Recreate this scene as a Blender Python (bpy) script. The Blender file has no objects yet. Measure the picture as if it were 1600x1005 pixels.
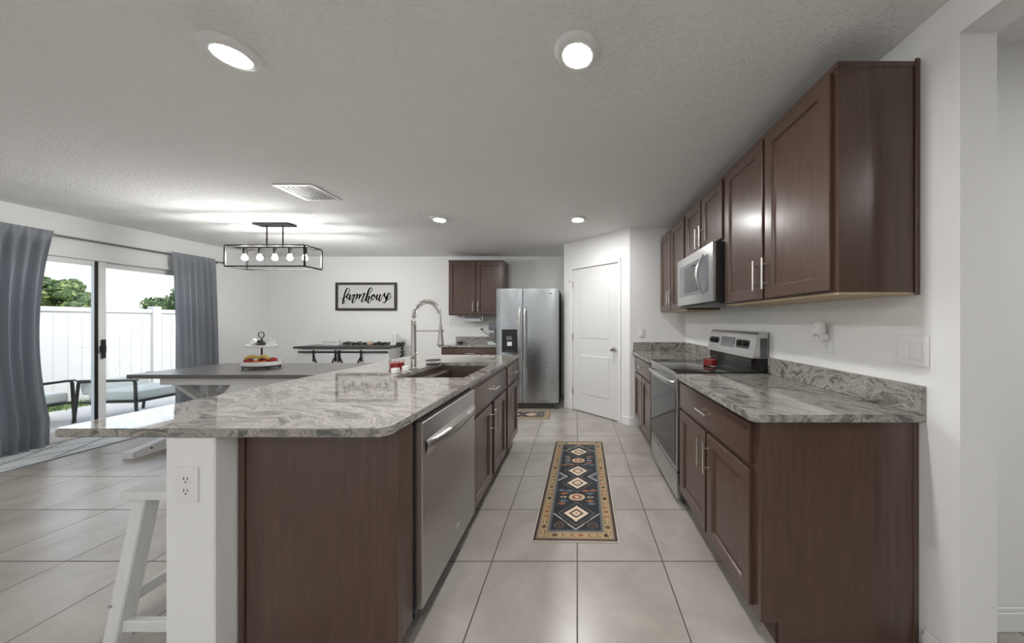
import bpy, bmesh, math, random
from mathutils import Vector, Matrix
random.seed(7)
C = bpy.context.scene.collection
SC = bpy.context.scene
PI = math.pi
F = 486.0                     # focal length in pixels of the 1600 px wide frame
CAMZ = 1.286                  # eye height
CEIL = 2.45
# ------------------------------------------------------------------ camera
cam_d = bpy.data.cameras.new('camera'); cam = bpy.data.objects.new('camera', cam_d); C.objects.link(cam)
cam.location = (0, 0, CAMZ); cam.rotation_euler = (PI/2, 0, 0)
cam_d.sensor_width = 36; cam_d.sensor_fit = 'HORIZONTAL'; cam_d.lens = 36*F/1600
cam_d.shift_x = -102/1600; cam_d.shift_y = 0.5/1600
cam_d.clip_start = 0.05; cam_d.clip_end = 200
SC.camera = cam
# ------------------------------------------------------------------ view, world
SC.view_settings.view_transform = 'Standard'; SC.view_settings.look = 'None'
SC.view_settings.gamma = 1; SC.view_settings.use_curve_mapping = False
SC.view_settings.exposure = 0.53
LAMP = 305.0                  # radiance of a ceiling light lens
SKY = 0.42
w = bpy.data.worlds.new('sky'); SC.world = w; w.use_nodes = True
nt = w.node_tree; bg = nt.nodes['Background']
sky = nt.nodes.new('ShaderNodeTexSky'); sky.sky_type = 'NISHITA'; sky.sun_disc = False
sky.sun_elevation = math.radians(48); sky.sun_rotation = math.radians(100); sky.dust_density = 2.5; sky.air_density = 1.0
hs = nt.nodes.new('ShaderNodeHueSaturation'); hs.inputs['Saturation'].default_value = 0.45
nt.links.new(sky.outputs[0], hs.inputs['Color']); nt.links.new(hs.outputs[0], bg.inputs['Color'])
bg.inputs['Strength'].default_value = SKY

# ------------------------------------------------------------------ materials
def mat(name, col, rough=0.5, metal=0.0, spec=0.5, emit=None, estr=0.0, coat=0.0, trans=0.0, ior=1.45):
    m = bpy.data.materials.new(name); m.use_nodes = True
    b = m.node_tree.nodes['Principled BSDF']
    b.inputs['Base Color'].default_value = (*col, 1); b.inputs['Roughness'].default_value = rough
    b.inputs['Metallic'].default_value = metal; b.inputs['Specular IOR Level'].default_value = spec
    b.inputs['Coat Weight'].default_value = coat; b.inputs['Coat Roughness'].default_value = 0.1
    b.inputs['Transmission Weight'].default_value = trans; b.inputs['IOR'].default_value = ior
    if emit: b.inputs['Emission Color'].default_value = (*emit, 1); b.inputs['Emission Strength'].default_value = estr
    return m
def N(m, t, **kw):
    n = m.node_tree.nodes.new(t)
    for k, v in kw.items(): setattr(n, k, v)
    return n
def L(m, a, b): m.node_tree.links.new(a, b)
def bsdf(m): return m.node_tree.nodes['Principled BSDF']
def coords(m, scale=(1,1,1), rot=(0,0,0), kind='Object'):
    tc = N(m, 'ShaderNodeTexCoord'); mp = N(m, 'ShaderNodeMapping')
    mp.inputs['Scale'].default_value = scale; mp.inputs['Rotation'].default_value = rot
    L(m, tc.outputs[kind], mp.inputs['Vector']); return mp.outputs[0]
def noise(m, vec, scale, detail=4, rough=0.55, dist=0.0):
    n = N(m, 'ShaderNodeTexNoise'); n.inputs['Scale'].default_value = scale; n.inputs['Detail'].default_value = detail
    n.inputs['Roughness'].default_value = rough; n.inputs['Distortion'].default_value = dist
    L(m, vec, n.inputs['Vector']); return n
def ramp(m, fac, stops):
    r = N(m, 'ShaderNodeValToRGB'); e = r.color_ramp.elements
    while len(e) < len(stops): e.new(0.5)
    for i, (p, c) in enumerate(stops): e[i].position = p; e[i].color = (*c, 1)
    L(m, fac, r.inputs[0]); return r.outputs[0]
def bump(m, h, strength, dist=0.01):
    b = N(m, 'ShaderNodeBump'); b.inputs['Strength'].default_value = strength; b.inputs['Distance'].default_value = dist
    L(m, h, b.inputs['Height']); L(m, b.outputs[0], bsdf(m).inputs['Normal'])

def mk_wall(name, col, s=90, st=0.12):
    m = mat(name, col, 0.75, spec=0.25); n = noise(m, coords(m), s, 3); bump(m, n.outputs['Fac'], st, 0.004); return m
M = {}
M['wall'] = mk_wall('wall_paint', (0.84,0.84,0.83))
M['trimw'] = mat('white_trim', (0.83,0.83,0.82), 0.35)
M['doorw'] = mat('white_door_paint', (0.74,0.74,0.735), 0.4)
def mk_ceiling():
    m = mat('knockdown_ceiling', (0.86,0.86,0.845), 0.9, spec=0.15)
    v = coords(m); n = noise(m, v, 34, 3, 0.5, 0.8); r = ramp(m, n.outputs['Fac'], [(0.50,(0,0,0)),(0.58,(1,1,1))])
    n2 = noise(m, v, 160, 2)
    mx = N(m, 'ShaderNodeMix'); mx.data_type='FLOAT'; mx.inputs[0].default_value=0.25; L(m, r, mx.inputs[2]); L(m, n2.outputs['Fac'], mx.inputs[3])
    bump(m, mx.outputs[0], 0.5, 0.006); return m
M['ceil'] = mk_ceiling()
def mk_tile():
    m = mat('floor_tile', (0.5,0.46,0.42), 0.3, spec=0.6)
    tc = N(m,'ShaderNodeTexCoord'); mp = N(m,'ShaderNodeMapping'); S=.4578
    mp.inputs['Location'].default_value = (0.5*S*0+0.0, -(1.670 % S), 0)
    L(m, tc.outputs['Object'], mp.inputs['Vector'])
    br = N(m,'ShaderNodeTexBrick'); br.offset = 0; br.squash = 1
    br.inputs['Scale'].default_value = 1; br.inputs['Brick Width'].default_value = S; br.inputs['Row Height'].default_value = S
    br.inputs['Mortar Size'].default_value = 0.0032; br.inputs['Mortar Smooth'].default_value = 0.15; br.inputs['Bias'].default_value = 0
    br.inputs['Color1'].default_value = (1,1,1,1); br.inputs['Color2'].default_value = (0.93,0.93,0.93,1); br.inputs['Mortar'].default_value=(0,0,0,1)
    L(m, mp.outputs[0], br.inputs['Vector'])
    n = noise(m, mp.outputs[0], 2.6, 6, 0.6, 0.6)
    c = ramp(m, n.outputs['Fac'], [(0.3,(0.335,0.305,0.275)),(0.5,(0.40,0.368,0.335)),(0.72,(0.46,0.43,0.395))])
    mul = N(m,'ShaderNodeMix'); mul.data_type='RGBA'; mul.blend_type='MULTIPLY'; mul.inputs[0].default_value=1
    L(m, c, mul.inputs[6]); L(m, br.outputs['Color'], mul.inputs[7])
    mx = N(m,'ShaderNodeMix'); mx.data_type='RGBA'; L(m, br.outputs['Fac'], mx.inputs[0]); L(m, mul.outputs[2], mx.inputs[6])
    mx.inputs[7].default_value=(0.085,0.072,0.062,1); L(m, mx.outputs[2], bsdf(m).inputs['Base Color'])
    rr = N(m,'ShaderNodeMapRange'); rr.inputs[3].default_value=0.27; rr.inputs[4].default_value=0.8
    L(m, br.outputs['Fac'], rr.inputs[0]); L(m, rr.outputs[0], bsdf(m).inputs['Roughness'])
    inv = N(m,'ShaderNodeMath', operation='SUBTRACT'); inv.inputs[0].default_value=1; L(m, br.outputs['Fac'], inv.inputs[1])
    bump(m, inv.outputs[0], 0.35, 0.003); return m
M['tile'] = mk_tile()
def mk_granite(name, seedrot, light, midc, dark, edge=False):
    m = mat(name, (.5,.5,.5), 0.035, spec=0.8)
    v = coords(m, (1,1,1), (0,0,seedrot))
    w1 = noise(m, v, 1.7, 3, 0.5)
    add = N(m,'ShaderNodeVectorMath', operation='MULTIPLY_ADD'); add.inputs[1].default_value=(0.55,0.55,0.55)
    L(m, w1.outputs['Color'], add.inputs[0]); L(m, v, add.inputs[2])
    mp = N(m,'ShaderNodeMapping'); mp.inputs['Scale'].default_value=(0.8,5.6,5.6); L(m, add.outputs[0], mp.inputs['Vector'])
    n1 = noise(m, mp.outputs[0], 2.6, 9, 0.68, 0.7)
    c1 = ramp(m, n1.outputs['Fac'], [(0.28,dark),(0.41,midc),(0.52,light),(0.60,midc),(0.70,light),(0.82,dark)])
    n2 = noise(m, v, 120, 3, 0.6)
    c2 = ramp(m, n2.outputs['Fac'], [(0.3,(0.62,0.62,0.62)),(0.6,(1.08,1.06,1.03))])
    mul = N(m,'ShaderNodeMix'); mul.data_type='RGBA'; mul.blend_type='MULTIPLY'; mul.inputs[0].default_value=0.8
    L(m, c1, mul.inputs[6]); L(m, c2, mul.inputs[7]); L(m, mul.outputs[2], bsdf(m).inputs['Base Color'])
    if edge:
        bsdf(m).inputs['Roughness'].default_value=0.4
        n3 = noise(m, v, 55, 4, 0.7); bump(m, n3.outputs['Fac'], 0.9, 0.012)
    return m
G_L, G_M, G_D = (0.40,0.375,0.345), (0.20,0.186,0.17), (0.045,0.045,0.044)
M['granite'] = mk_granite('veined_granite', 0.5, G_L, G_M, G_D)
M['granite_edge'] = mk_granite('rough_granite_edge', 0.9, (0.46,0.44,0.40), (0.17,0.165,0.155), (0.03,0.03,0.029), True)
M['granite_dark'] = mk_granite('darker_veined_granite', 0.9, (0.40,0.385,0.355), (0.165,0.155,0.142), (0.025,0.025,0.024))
def mk_wood(name, a, b, rough=0.33, sc=(14,14,1.2), coat=0.25):
    m = mat(name, a, rough, spec=0.5, coat=coat); bsdf(m).inputs['Coat Roughness'].default_value=0.22
    n = noise(m, coords(m, sc), 3.5, 6, 0.6, 0.4)
    L(m, ramp(m, n.outputs['Fac'], [(0.3,a),(0.7,b)]), bsdf(m).inputs['Base Color']); return m
M['cab'] = mk_wood('espresso_wood', (0.064,0.034,0.0225), (0.098,0.053,0.036), coat=0.45)
M['cabin'] = mat('cabinet_interior_dark', (0.02,0.010,0.008), 0.6)
M['tan'] = mk_wood('tan_underside', (0.42,0.32,0.2), (0.5,0.39,0.26), 0.6, coat=0)
def mk_steel(name, col, rough, sc=(1,1,60), bs=.02):
    m = mat(name, col, rough, 1.0)
    n = noise(m, coords(m, sc), 8, 3, 0.6)
    r = N(m,'ShaderNodeMapRange'); r.inputs[3].default_value=rough*0.75; r.inputs[4].default_value=rough*1.3
    L(m, n.outputs['Fac'], r.inputs[0]); L(m, r.outputs[0], bsdf(m).inputs['Roughness']); bump(m, n.outputs['Fac'], bs, 0.001); return m
M['steel'] = mk_steel('brushed_steel', (0.58,0.58,0.575), 0.30)
M['steeld'] = mk_steel('brushed_steel_dishwasher', (0.50,0.485,0.47), 0.30)
M['steelf'] = mk_steel('brushed_steel_fridge', (0.45,0.475,0.50), 0.26, (1,1,130), .008)
M['nickel'] = mat('brushed_nickel', (0.68,0.66,0.62), 0.28, 1.0)
M['faucet'] = mat('faucet_nickel', (0.48,0.46,0.43), 0.32, 1.0)
M['rodm'] = mat('grey_rod_metal',(0.22,0.22,0.225),0.4,0.5)
M['bglass'] = mat('black_glass', (0.012,0.012,0.013), 0.04, spec=0.6)
M['black'] = mat('black_plastic', (0.014,0.014,0.015), 0.45)
M['blackm'] = mat('black_metal', (0.022,0.021,0.020), 0.45, 0.3)
M['dgray'] = mat('dark_grey_enamel', (0.09,0.09,0.092), 0.4)
M['gdisp'] = mat('grey_display', (0.16,0.17,0.19), 0.15)
M['sinkm'] = mat('bronze_sink', (0.20,0.165,0.14), 0.36, 0.85)
M['white'] = mat('white_plastic', (0.82,0.82,0.81), 0.35)
M['whiteg'] = mat('white_ceramic', (0.85,0.85,0.84), 0.15)
M['slot'] = mat('outlet_slot', (0.03,0.03,0.03), 0.6)
M['lens'] = mat('lamp_lens', (0.9,0.9,0.9), 0.5, emit=(1.0,0.995,0.98), estr=LAMP)
M['bulb'] = mat('bulb_glow', (1,1,1), 0.3, emit=(1.0,0.99,0.97), estr=230)
M['vinyl'] = mat('white_vinyl', (0.80,0.81,0.80), 0.35)
def mk_pane():
    m = bpy.data.materials.new('window_pane'); m.use_nodes=True; n=m.node_tree.nodes; n.clear()
    o=n.new('ShaderNodeOutputMaterial'); t=n.new('ShaderNodeBsdfTransparent'); g=n.new('ShaderNodeBsdfGlossy'); x=n.new('ShaderNodeMixShader'); f=n.new('ShaderNodeFresnel')
    t.inputs[0].default_value=(0.95,0.97,0.96,1); g.inputs['Roughness'].default_value=0.01; f.inputs[0].default_value=1.5
    l=m.node_tree.links; l.new(f.outputs[0],x.inputs[0]); l.new(t.outputs[0],x.inputs[1]); l.new(g.outputs[0],x.inputs[2]); l.new(x.outputs[0],o.inputs[0]); return m
M['pane'] = mk_pane()
M['glass'] = mat('clear_glass', (0.95,0.95,0.95), 0.02, trans=1.0, ior=1.3)
M['red'] = mat('red_wax', (0.42,0.012,0.012), 0.35)
def mk_cloth(name, a, rough=0.9):
    m = mat(name, a, rough, spec=0.15); bsdf(m).inputs['Sheen Weight'].default_value=0.25
    n = noise(m, coords(m,(260,260,260)), 3, 2); bump(m, n.outputs['Fac'], 0.15, 0.002); return m
M['curtain'] = mk_cloth('grey_curtain_cloth', (0.46,0.485,0.525))
M['whitewood'] = mk_wood('white_painted_wood', (0.74,0.745,0.75), (0.80,0.80,0.80), 0.4, coat=0)
M['tabletop'] = mk_wood('grey_weathered_wood', (0.085,0.080,0.077), (0.15,0.14,0.135), 0.35, (1.2,14,14), 0.3)
M['darktop'] = mk_wood('dark_stained_wood', (0.040,0.037,0.035), (0.075,0.07,0.066), 0.4, (1.2,14,14), 0.1)
M['frame'] = mk_wood('dark_frame_wood', (0.028,0.024,0.021), (0.05,0.043,0.037), 0.5, (3,3,3), 0)
M['signface'] = mat('sign_board', (0.62,0.62,0.59), 0.6)
M['ink'] = mat('black_lettering', (0.012,0.012,0.012), 0.6)
M['apple'] = mat('apple_red', (0.33,0.018,0.012), 0.3); M['banana'] = mat('banana_yellow', (0.62,0.45,0.12), 0.45)
M['orange'] = mat('orange_peel', (0.55,0.16,0.03), 0.45); M['stem'] = mat('brown_stem', (0.06,0.035,0.02), 0.7)
M['leaf'] = mat('garland_leaf', (0.035,0.048,0.032), 0.7); M['leaf2'] = mat('sage_leaf', (0.11,0.13,0.09), 0.7)
M['pumpkin'] = mat('cream_pumpkin', (0.62,0.45,0.33), 0.5)
M['mint'] = mat('pale_mint_enamel', (0.62,0.74,0.71), 0.25)
M['paper'] = mat('paper_towel', (0.85,0.85,0.85), 0.9)
M['greylbl'] = mat('grey_printing', (0.35,0.35,0.34), 0.7)
M['concrete'] = mk_wall('patio_concrete', (0.52,0.51,0.50), 20, 0.2)
M['fence'] = mat('white_vinyl_fence', (0.52,0.515,0.52), 0.5)
M['cush'] = mk_cloth('pale_cushion_cloth', (0.62,0.64,0.60))
def mk_grass():
    m = mat('lawn_grass', (0.10,0.17,0.05), 0.9); n = noise(m, coords(m), 9, 5); L(m, ramp(m, n.outputs['Fac'], [(0.3,(0.05,0.10,0.025)),(0.7,(0.22,0.30,0.11))]), bsdf(m).inputs['Base Color']); return m
M['grass'] = mk_grass()
M['treeleaf'] = mat('tree_leaf', (0.045,0.085,0.028), 0.6); M['treeleaf2'] = mat('tree_leaf_light', (0.16,0.21,0.07), 0.6)
M['bark'] = mat('bark', (0.06,0.045,0.035), 0.9)

# ------------------------------------------------------------------ mesh builder
class MB:
    def __init__(s): s.bm = bmesh.new(); s.mi = 0
    def _mark(s, faces):
        for f in faces: f.material_index = s.mi
    def box(s, x0,x1,y0,y1,z0,z1, bev=0.0, seg=1, M4=None):
        if x0>x1: x0,x1=x1,x0
        if y0>y1: y0,y1=y1,y0
        if z0>z1: z0,z1=z1,z0
        m = Matrix.Translation(((x0+x1)/2,(y0+y1)/2,(z0+z1)/2)) @ Matrix.Diagonal((x1-x0,y1-y0,z1-z0,1))
        if M4 is not None: m = M4 @ m
        r = bmesh.ops.create_cube(s.bm, size=1, matrix=m); vs = r['verts']
        fs = {f for v in vs for f in v.link_faces}; s._mark(fs)
        if bev>0:
            es = {e for v in vs for e in v.link_edges}
            b = bmesh.ops.bevel(s.bm, geom=list(es), offset=bev, segments=seg, profile=0.7, affect='EDGES', clamp_overlap=True)
            s._mark(b['faces'])
        return s
    def bar(s, p0, p1, wx, wy, bev=0.0, up=(0,0,1)):
        p0=Vector(p0); p1=Vector(p1); d=p1-p0; ln=d.length; z=d.normalized(); u=Vector(up)
        if abs(z.dot(u))>0.98: u=Vector((0,1,0))
        x=u.cross(z).normalized(); y=z.cross(x)
        m=Matrix((x,y,z)).transposed().to_4x4(); m.translation=p0
        return s.box(-wx/2,wx/2,-wy/2,wy/2,0,ln,bev,1,m)
    def quad(s, pts):
        f = s.bm.faces.new([s.bm.verts.new(p) for p in pts]); f.material_index=s.mi; return s
    def tube(s, pts, r, seg=10, cap=True, closed=False):
        pts=[Vector(p) for p in pts]; n=len(pts); rr = r if isinstance(r,(list,tuple)) else [r]*n
        t0=(pts[1]-pts[0]).normalized(); u=Vector((0,0,1))
        if abs(t0.dot(u))>0.95: u=Vector((1,0,0))
        nrm=(u-t0*u.dot(t0)).normalized(); rings=[]
        for i in range(n):
            if closed: t=(pts[(i+1)%n]-pts[i-1]).normalized()
            else: t=(pts[min(i+1,n-1)]-pts[max(i-1,0)]).normalized()
            nrm=(nrm-t*nrm.dot(t)).normalized(); b=t.cross(nrm)
            rings.append([s.bm.verts.new(pts[i]+(nrm*math.cos(a)+b*math.sin(a))*rr[i]) for a in [2*PI*k/seg for k in range(seg)]])
        for i in range(n if closed else n-1):
            A=rings[i]; B=rings[(i+1)%n]
            for k in range(seg):
                f=s.bm.faces.new((A[k],A[(k+1)%seg],B[(k+1)%seg],B[k])); f.material_index=s.mi
        if cap and not closed:
            s._mark([s.bm.faces.new(rings[0][::-1]), s.bm.faces.new(rings[-1])])
        return s
    def cyl(s, p0, p1, r, seg=16): return s.tube([p0,p1], r, seg)
    def lathe(s, prof, c=(0,0,0), seg=24, sx=1, sy=1):
        rings=[]
        for (r,z) in prof:
            if r<1e-6: rings.append([s.bm.verts.new((c[0],c[1],c[2]+z))])
            else: rings.append([s.bm.verts.new((c[0]+sx*r*math.cos(2*PI*k/seg),c[1]+sy*r*math.sin(2*PI*k/seg),c[2]+z)) for k in range(seg)])
        for A,B in zip(rings,rings[1:]):
            for k in range(seg):
                a=A[k%len(A)]; a2=A[(k+1)%len(A)]; b=B[k%len(B)]; b2=B[(k+1)%len(B)]
                vs=[]
                for v in (a,a2,b2,b):
                    if v not in vs: vs.append(v)
                if len(vs)>=3:
                    f=s.bm.faces.new(vs); f.material_index=s.mi
        return s
    def prism(s, poly, z0, z1):
        A=[s.bm.verts.new((x,y,z0)) for x,y in poly]; B=[s.bm.verts.new((x,y,z1)) for x,y in poly]; n=len(poly)
        fs=[s.bm.faces.new(A[::-1]), s.bm.faces.new(B)]+[s.bm.faces.new((A[i],A[(i+1)%n],B[(i+1)%n],B[i])) for i in range(n)]
        s._mark(fs); return s
    def obj(s, name, mats, parent=None, smooth=35, fix=True):
        if fix: bmesh.ops.recalc_face_normals(s.bm, faces=s.bm.faces[:])
        me=bpy.data.meshes.new(name); s.bm.to_mesh(me); s.bm.free()
        for m in (mats if isinstance(mats,(list,tuple)) else [mats]): me.materials.append(M[m] if isinstance(m,str) else m)
        if smooth:
            for p in me.polygons: p.use_smooth=True
            me.set_sharp_from_angle(angle=math.radians(smooth))
        o=bpy.data.objects.new(name, me); C.objects.link(o)
        if parent: o.parent=parent
        return o
def tag(o, label, cat, group=None, kind=None):
    o['label']=label; o['category']=cat
    if group: o['group']=group
    if kind: o['kind']=kind
    return o
def thing(name, label, cat, loc=(0,0,0), rz=0, group=None):
    o=bpy.data.objects.new(name,None); C.objects.link(o); o.location=loc; o.rotation_euler=(0,0,rz); o.empty_display_size=0.1
    return tag(o,label,cat,group)
def struct(o, label=None, cat=None):
    o['kind']='structure'
    if label: o['label']=label; o['category']=cat
    return o
def catmull(P, k=8):
    P=[Vector(p) for p in P]; out=[]
    for i in range(len(P)-1):
        a=P[max(i-1,0)]; b=P[i]; c=P[i+1]; d=P[min(i+2,len(P)-1)]
        for j in range(k):
            t=j/k; out.append(0.5*((2*b)+(c-a)*t+(2*a-5*b+4*c-d)*t*t+(3*b-a-3*c+d)*t**3))
    out.append(P[-1]); return out

# ------------------------------------------------------------------ room shell
XL, XR, YB, YR = -5.55, 1.3465, 5.546, -4.0
m=MB(); m.box(XL-.15,4.0,YR-.15,YB+.15,-.1,0); struct(m.obj('floor','tile'),'beige square floor tiles with dark grout lines','floor')
m=MB(); m.box(XL-.15,4.0,YR-.15,YB+.15,CEIL,CEIL+.1); struct(m.obj('ceiling','ceil'),'grey white knockdown textured ceiling','ceiling')
m=MB(); m.box(XL-.15,XR+.13,YB,YB+.15,0,CEIL); struct(m.obj('wall_back','wall'),'white painted back wall behind sideboard and refrigerator','wall')
DY0,DY1,DZ=2.70,4.56,2.04
m=MB(); m.box(XL-.15,XL,YR,DY0,0,CEIL).box(XL-.15,XL,DY1,YB,0,CEIL).box(XL-.15,XL,DY0,DY1,DZ,CEIL); struct(m.obj('wall_left','wall'),'white wall around the sliding patio door','wall')
m=MB(); OY=1.094
m.box(XR,XR+.13,OY,YB,0,CEIL).box(XR,XR+.13,0.05,OY,2.305,CEIL).box(XR,XR+.13,YR,0.05,0,CEIL); struct(m.obj('wall_right','wall'),'white wall behind the range with an opening to a hall','wall')
m=MB(); m.box(XR+.13,4.0,1.30,1.42,0,CEIL).box(4.0,4.12,YR,1.42,0,CEIL); struct(m.obj('wall_hall','wall'),'pale wall of the hall beyond the right opening','wall')
m=MB(); m.box(XL-.15,-5.3,YR-.15,YR,0,CEIL).box(-5.3,-3.3,YR-.15,YR,2.2,CEIL).box(-3.3,4.12,YR-.15,YR,0,CEIL); struct(m.obj('wall_rear','wall'),'white rear wall behind the viewpoint with an opening added to let in sky light','wall')  # unseen wall; its opening is added as a source of daylight fill
# pantry corner
A=Vector((-.20,4.69)); B=Vector((.651,3.86)); dv=(B-A); Lp=dv.length; du=dv/Lp; dn=Vector((-du.y,du.x))   # dn points into the pantry
if dn.y<0: dn=-dn
T1,T2=.155*Lp,.852*Lp
def pp(t,d): q=A+du*t+dn*d; return (q.x,q.y)
DH=2.05
m=MB(); m.prism([tuple(A),pp(T1,0),pp(T1,.05),pp(T2,.05),pp(T2,0),tuple(B),(XR-.001,3.86),(XR-.001,YB-.001),(-.20,YB-.001)],0,CEIL)
m.prism([pp(T1-.001,0.0005),pp(T2+.001,0.0005),pp(T2+.001,.049),pp(T1-.001,.049)],DH,CEIL)
struct(m.obj('wall_pantry','wall'),'white angled corner wall enclosing the pantry','wall')
# baseboards
def board(m, x0,x1,y0,y1,h=.10): m.box(x0,x1,y0,y1,0,h*.8,.003).box(x0+.003,x1-.003,y0+.003,y1-.003,h*.8,h,.003)
m=MB(); board(m,XL,-2.2,YB-.014,YB); struct(m.obj('baseboard_back','trimw'),'white baseboard along the back wall','baseboard')
m=MB(); board(m,XL,XL+.014,YR,DY0-.05); board(m,XL,XL+.014,DY1+.05,YB-.014); struct(m.obj('baseboard_left','trimw'),'white baseboard along the patio door wall','baseboard')
m=MB(); board(m,XR-.014,XR,OY-.012,1.205); m.box(XR-.014,XR+.144,OY-.014,OY,0,.1,.003); struct(m.obj('baseboard_right','trimw'),'white baseboard stub beside the right cabinet end','baseboard')
m=MB(); board(m,XR+.13,4.0,1.286,1.30); struct(m.obj('baseboard_hall','trimw'),'white baseboard of the hall wall','baseboard')
m=MB()
ang=math.atan2(du.y,du.x)
R4=Matrix.Translation((A.x,A.y,0))@Matrix.Rotation(ang,4,'Z')
m.box(0,T1-.05,-.014,0,0,.10,.003,1,R4); m.box(T2+.055,Lp+.004,-.014,0,0,.10,.003,1,R4); m.box(B.x,.702,3.846,3.86,0,.10,.003)
struct(m.obj('baseboard_pantry','trimw'),'white baseboard at the foot of the pantry wall','baseboard')
# ------------------------------------------------------------------ pantry door
pd=bpy.data.objects.new('door_2',None); C.objects.link(pd); pd.location=(A.x,A.y,0); pd.rotation_euler=(0,0,ang)
struct(pd,'white two panel pantry door in the angled corner wall','door')
m=MB(); x0,x1=T1+.004,T2-.004
xs=[x0,x0+.125,x1-.125,x1]; zs=[.012,.235,.84,1.03,1.90,DH-.004]
g=[[m.bm.verts.new((x,.008,z)) for z in zs] for x in xs]; pf=[]
for i in range(3):
    for j in range(5):
        f=m.bm.faces.new((g[i][j],g[i+1][j],g[i+1][j+1],g[i][j+1]))
        if i==1 and j in (1,3): pf.append(f)
bmesh.ops.inset_individual(m.bm, faces=pf, thickness=.016, depth=-.009)
bmesh.ops.inset_individual(m.bm, faces=pf, thickness=.03, depth=0)
bmesh.ops.inset_individual(m.bm, faces=pf, thickness=.018, depth=.006)
m.box(x0,x1,.0185,.048,.012,DH-.004)
for (a0,a1,b0,b1) in ((x0,x0+.002,.012,DH-.004),(x1-.002,x1,.012,DH-.004),(x0,x1,DH-.006,DH-.004)): m.box(a0,a1,.008,.02,b0,b1)
m.obj('door_leaf','doorw',pd,25,fix=False)
m=MB(); m.box(T1-.045,T1,-.012,.0,0,DH+.05,.004).box(T2,T2+.045,-.012,.0,0,DH+.05,.004).box(T1-.045,T2+.045,-.012,0,DH,DH+.05,.004); m.obj('door_casing','trimw',pd)
m=MB(); kx=x1-.065
m.tube([(kx,.008,.93),(kx,-.004,.93)],.030,20); m.tube([(kx,-.004,.93),(kx,-.03,.93)],.011,14)
m.tube([(kx,-.028,.93),(kx,-.036,.93),(kx,-.052,.93),(kx,-.062,.93),(kx,-.066,.93)],[.014,.025,.029,.022,.008],20); m.obj('door_knob','nickel',pd)
for z in (.28,1.07,1.83):
    h=MB(); h.tube([(T1-.001,-.006,z-.045),(T1-.001,-.006,z+.045)],.007,10); h.box(T1-.002,T1+.012,.0,.008,z-.045,z+.045); h.obj('hinge','nickel',pd)
h=MB(); h.box(T1-.06,T1-.0,-.02,-.012,1.875,1.885).cyl((T1-.058,-.03,1.88),(T1-.058,-.01,1.88),.008,10); h.obj('door_stop','nickel',pd)
# ------------------------------------------------------------------ sliding patio door
sd=bpy.data.objects.new('door_1',None); C.objects.link(sd); sd.location=(XL,0,0); struct(sd,'white framed sliding glass patio door between grey curtains','door')
m=MB(); m.box(-.13,.012,DY0,DY0+.05,0,DZ,.003).box(-.13,.012,DY1-.05,DY1,0,DZ,.003).box(-.13,.012,DY0,DY1,DZ-.05,DZ,.003).box(-.13,.012,DY0,DY1,0,.035,.003); m.obj('door_frame','vinyl',sd)
YM=3.615
def slider(y0,y1,xc,nm):
    s=MB(); z0,z1=.037,DZ-.052; t=.02; wd=.06
    s.box(xc-t,xc+t,y0,y0+wd,z0,z1,.003).box(xc-t,xc+t,y1-wd,y1,z0,z1,.003).box(xc-t,xc+t,y0+wd,y1-wd,z0,z0+.075,.003).box(xc-t,xc+t,y0+wd,y1-wd,z1-wd,z1,.003)
    o=s.obj(nm,'vinyl',sd); p=MB(); p.box(xc-.003,xc+.003,y0+wd,y1-wd,z0+.075,z1-wd); p.obj('glass_pane','pane',o,0); return o
pl=slider(DY0+.051,YM+.06,-.035,'sliding_panel'); slider(YM,DY1-.051,-.085,'fixed_panel')
m=MB(); m.box(-.016,-.013,YM-.03,YM-.003,.04,DZ-.055); m.obj('weather_strip','black',pl)
m=MB(); m.box(-.014,.02,YM+.015,YM+.04,.86,1.08,.006).box(.0,.022,YM-.0,YM+.04,.93,1.01,.004); m.obj('handle','black',pl)

# ------------------------------------------------------------------ half wall of the island
KX0,KX1,KY0,KY1=-1.40,-1.233,1.057,3.30
m=MB(); m.box(KX0,KX1,KY0,KY1,0,.894,.004); struct(m.obj('wall_island','wall'),'white half wall carrying the island countertop','wall')
m=MB(); m.box(KX0-.014,KX0,KY0-.014,KY1,0,.1,.003).box(KX0,KX1+.002,KY0-.014,KY0,0,.1,.003); struct(m.obj('baseboard_island','trimw'),'white baseboard round the island half wall','baseboard')

# ------------------------------------------------------------------ cabinet kit (local: x along the run, front faces -y)
def shaker(x0,x1,z0,z1,yf=-.02,t=.02,fr=.058,rec=.012,flat=False):
    s=MB(); bm=s.bm
    if flat:
        s.box(x0,x1,yf,yf+t,z0,z1,.003,2); return s
    def ring(d,y): return [bm.verts.new(p) for p in ((x0+d,y,z0+d),(x1-d,y,z0+d),(x1-d,y,z1-d),(x0+d,y,z1-d))]
    rs=[ring(0,yf+t),ring(0,yf+.003),ring(.003,yf),ring(fr,yf),ring(fr+.002,yf+.003),ring(fr+.006,yf+rec)]
    for P,Q in zip(rs,rs[1:]):
        for k in range(4): bm.faces.new((P[k],P[(k+1)%4],Q[(k+1)%4],Q[k]))
    bm.faces.new(rs[-1]); bm.faces.new(rs[0][::-1]); return s
def pull(parent,x,z,vert=True,ln=.165,yf=-.02,name='handle'):
    s=MB(); y=yf-.032; h=ln/2
    if vert:
        s.cyl((x,y,z-h),(x,y,z+h),.006,12); ps=[(x,z-h*.62),(x,z+h*.62)]
    else:
        s.cyl((x-h,y,z),(x+h,y,z),.006,12); ps=[(x-h*.62,z),(x+h*.62,z)]
    for a,b in ps: s.cyl((a,yf+.0005,b),(a,y,b),.0045,10)
    return s.obj(name,'nickel',parent)
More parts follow.
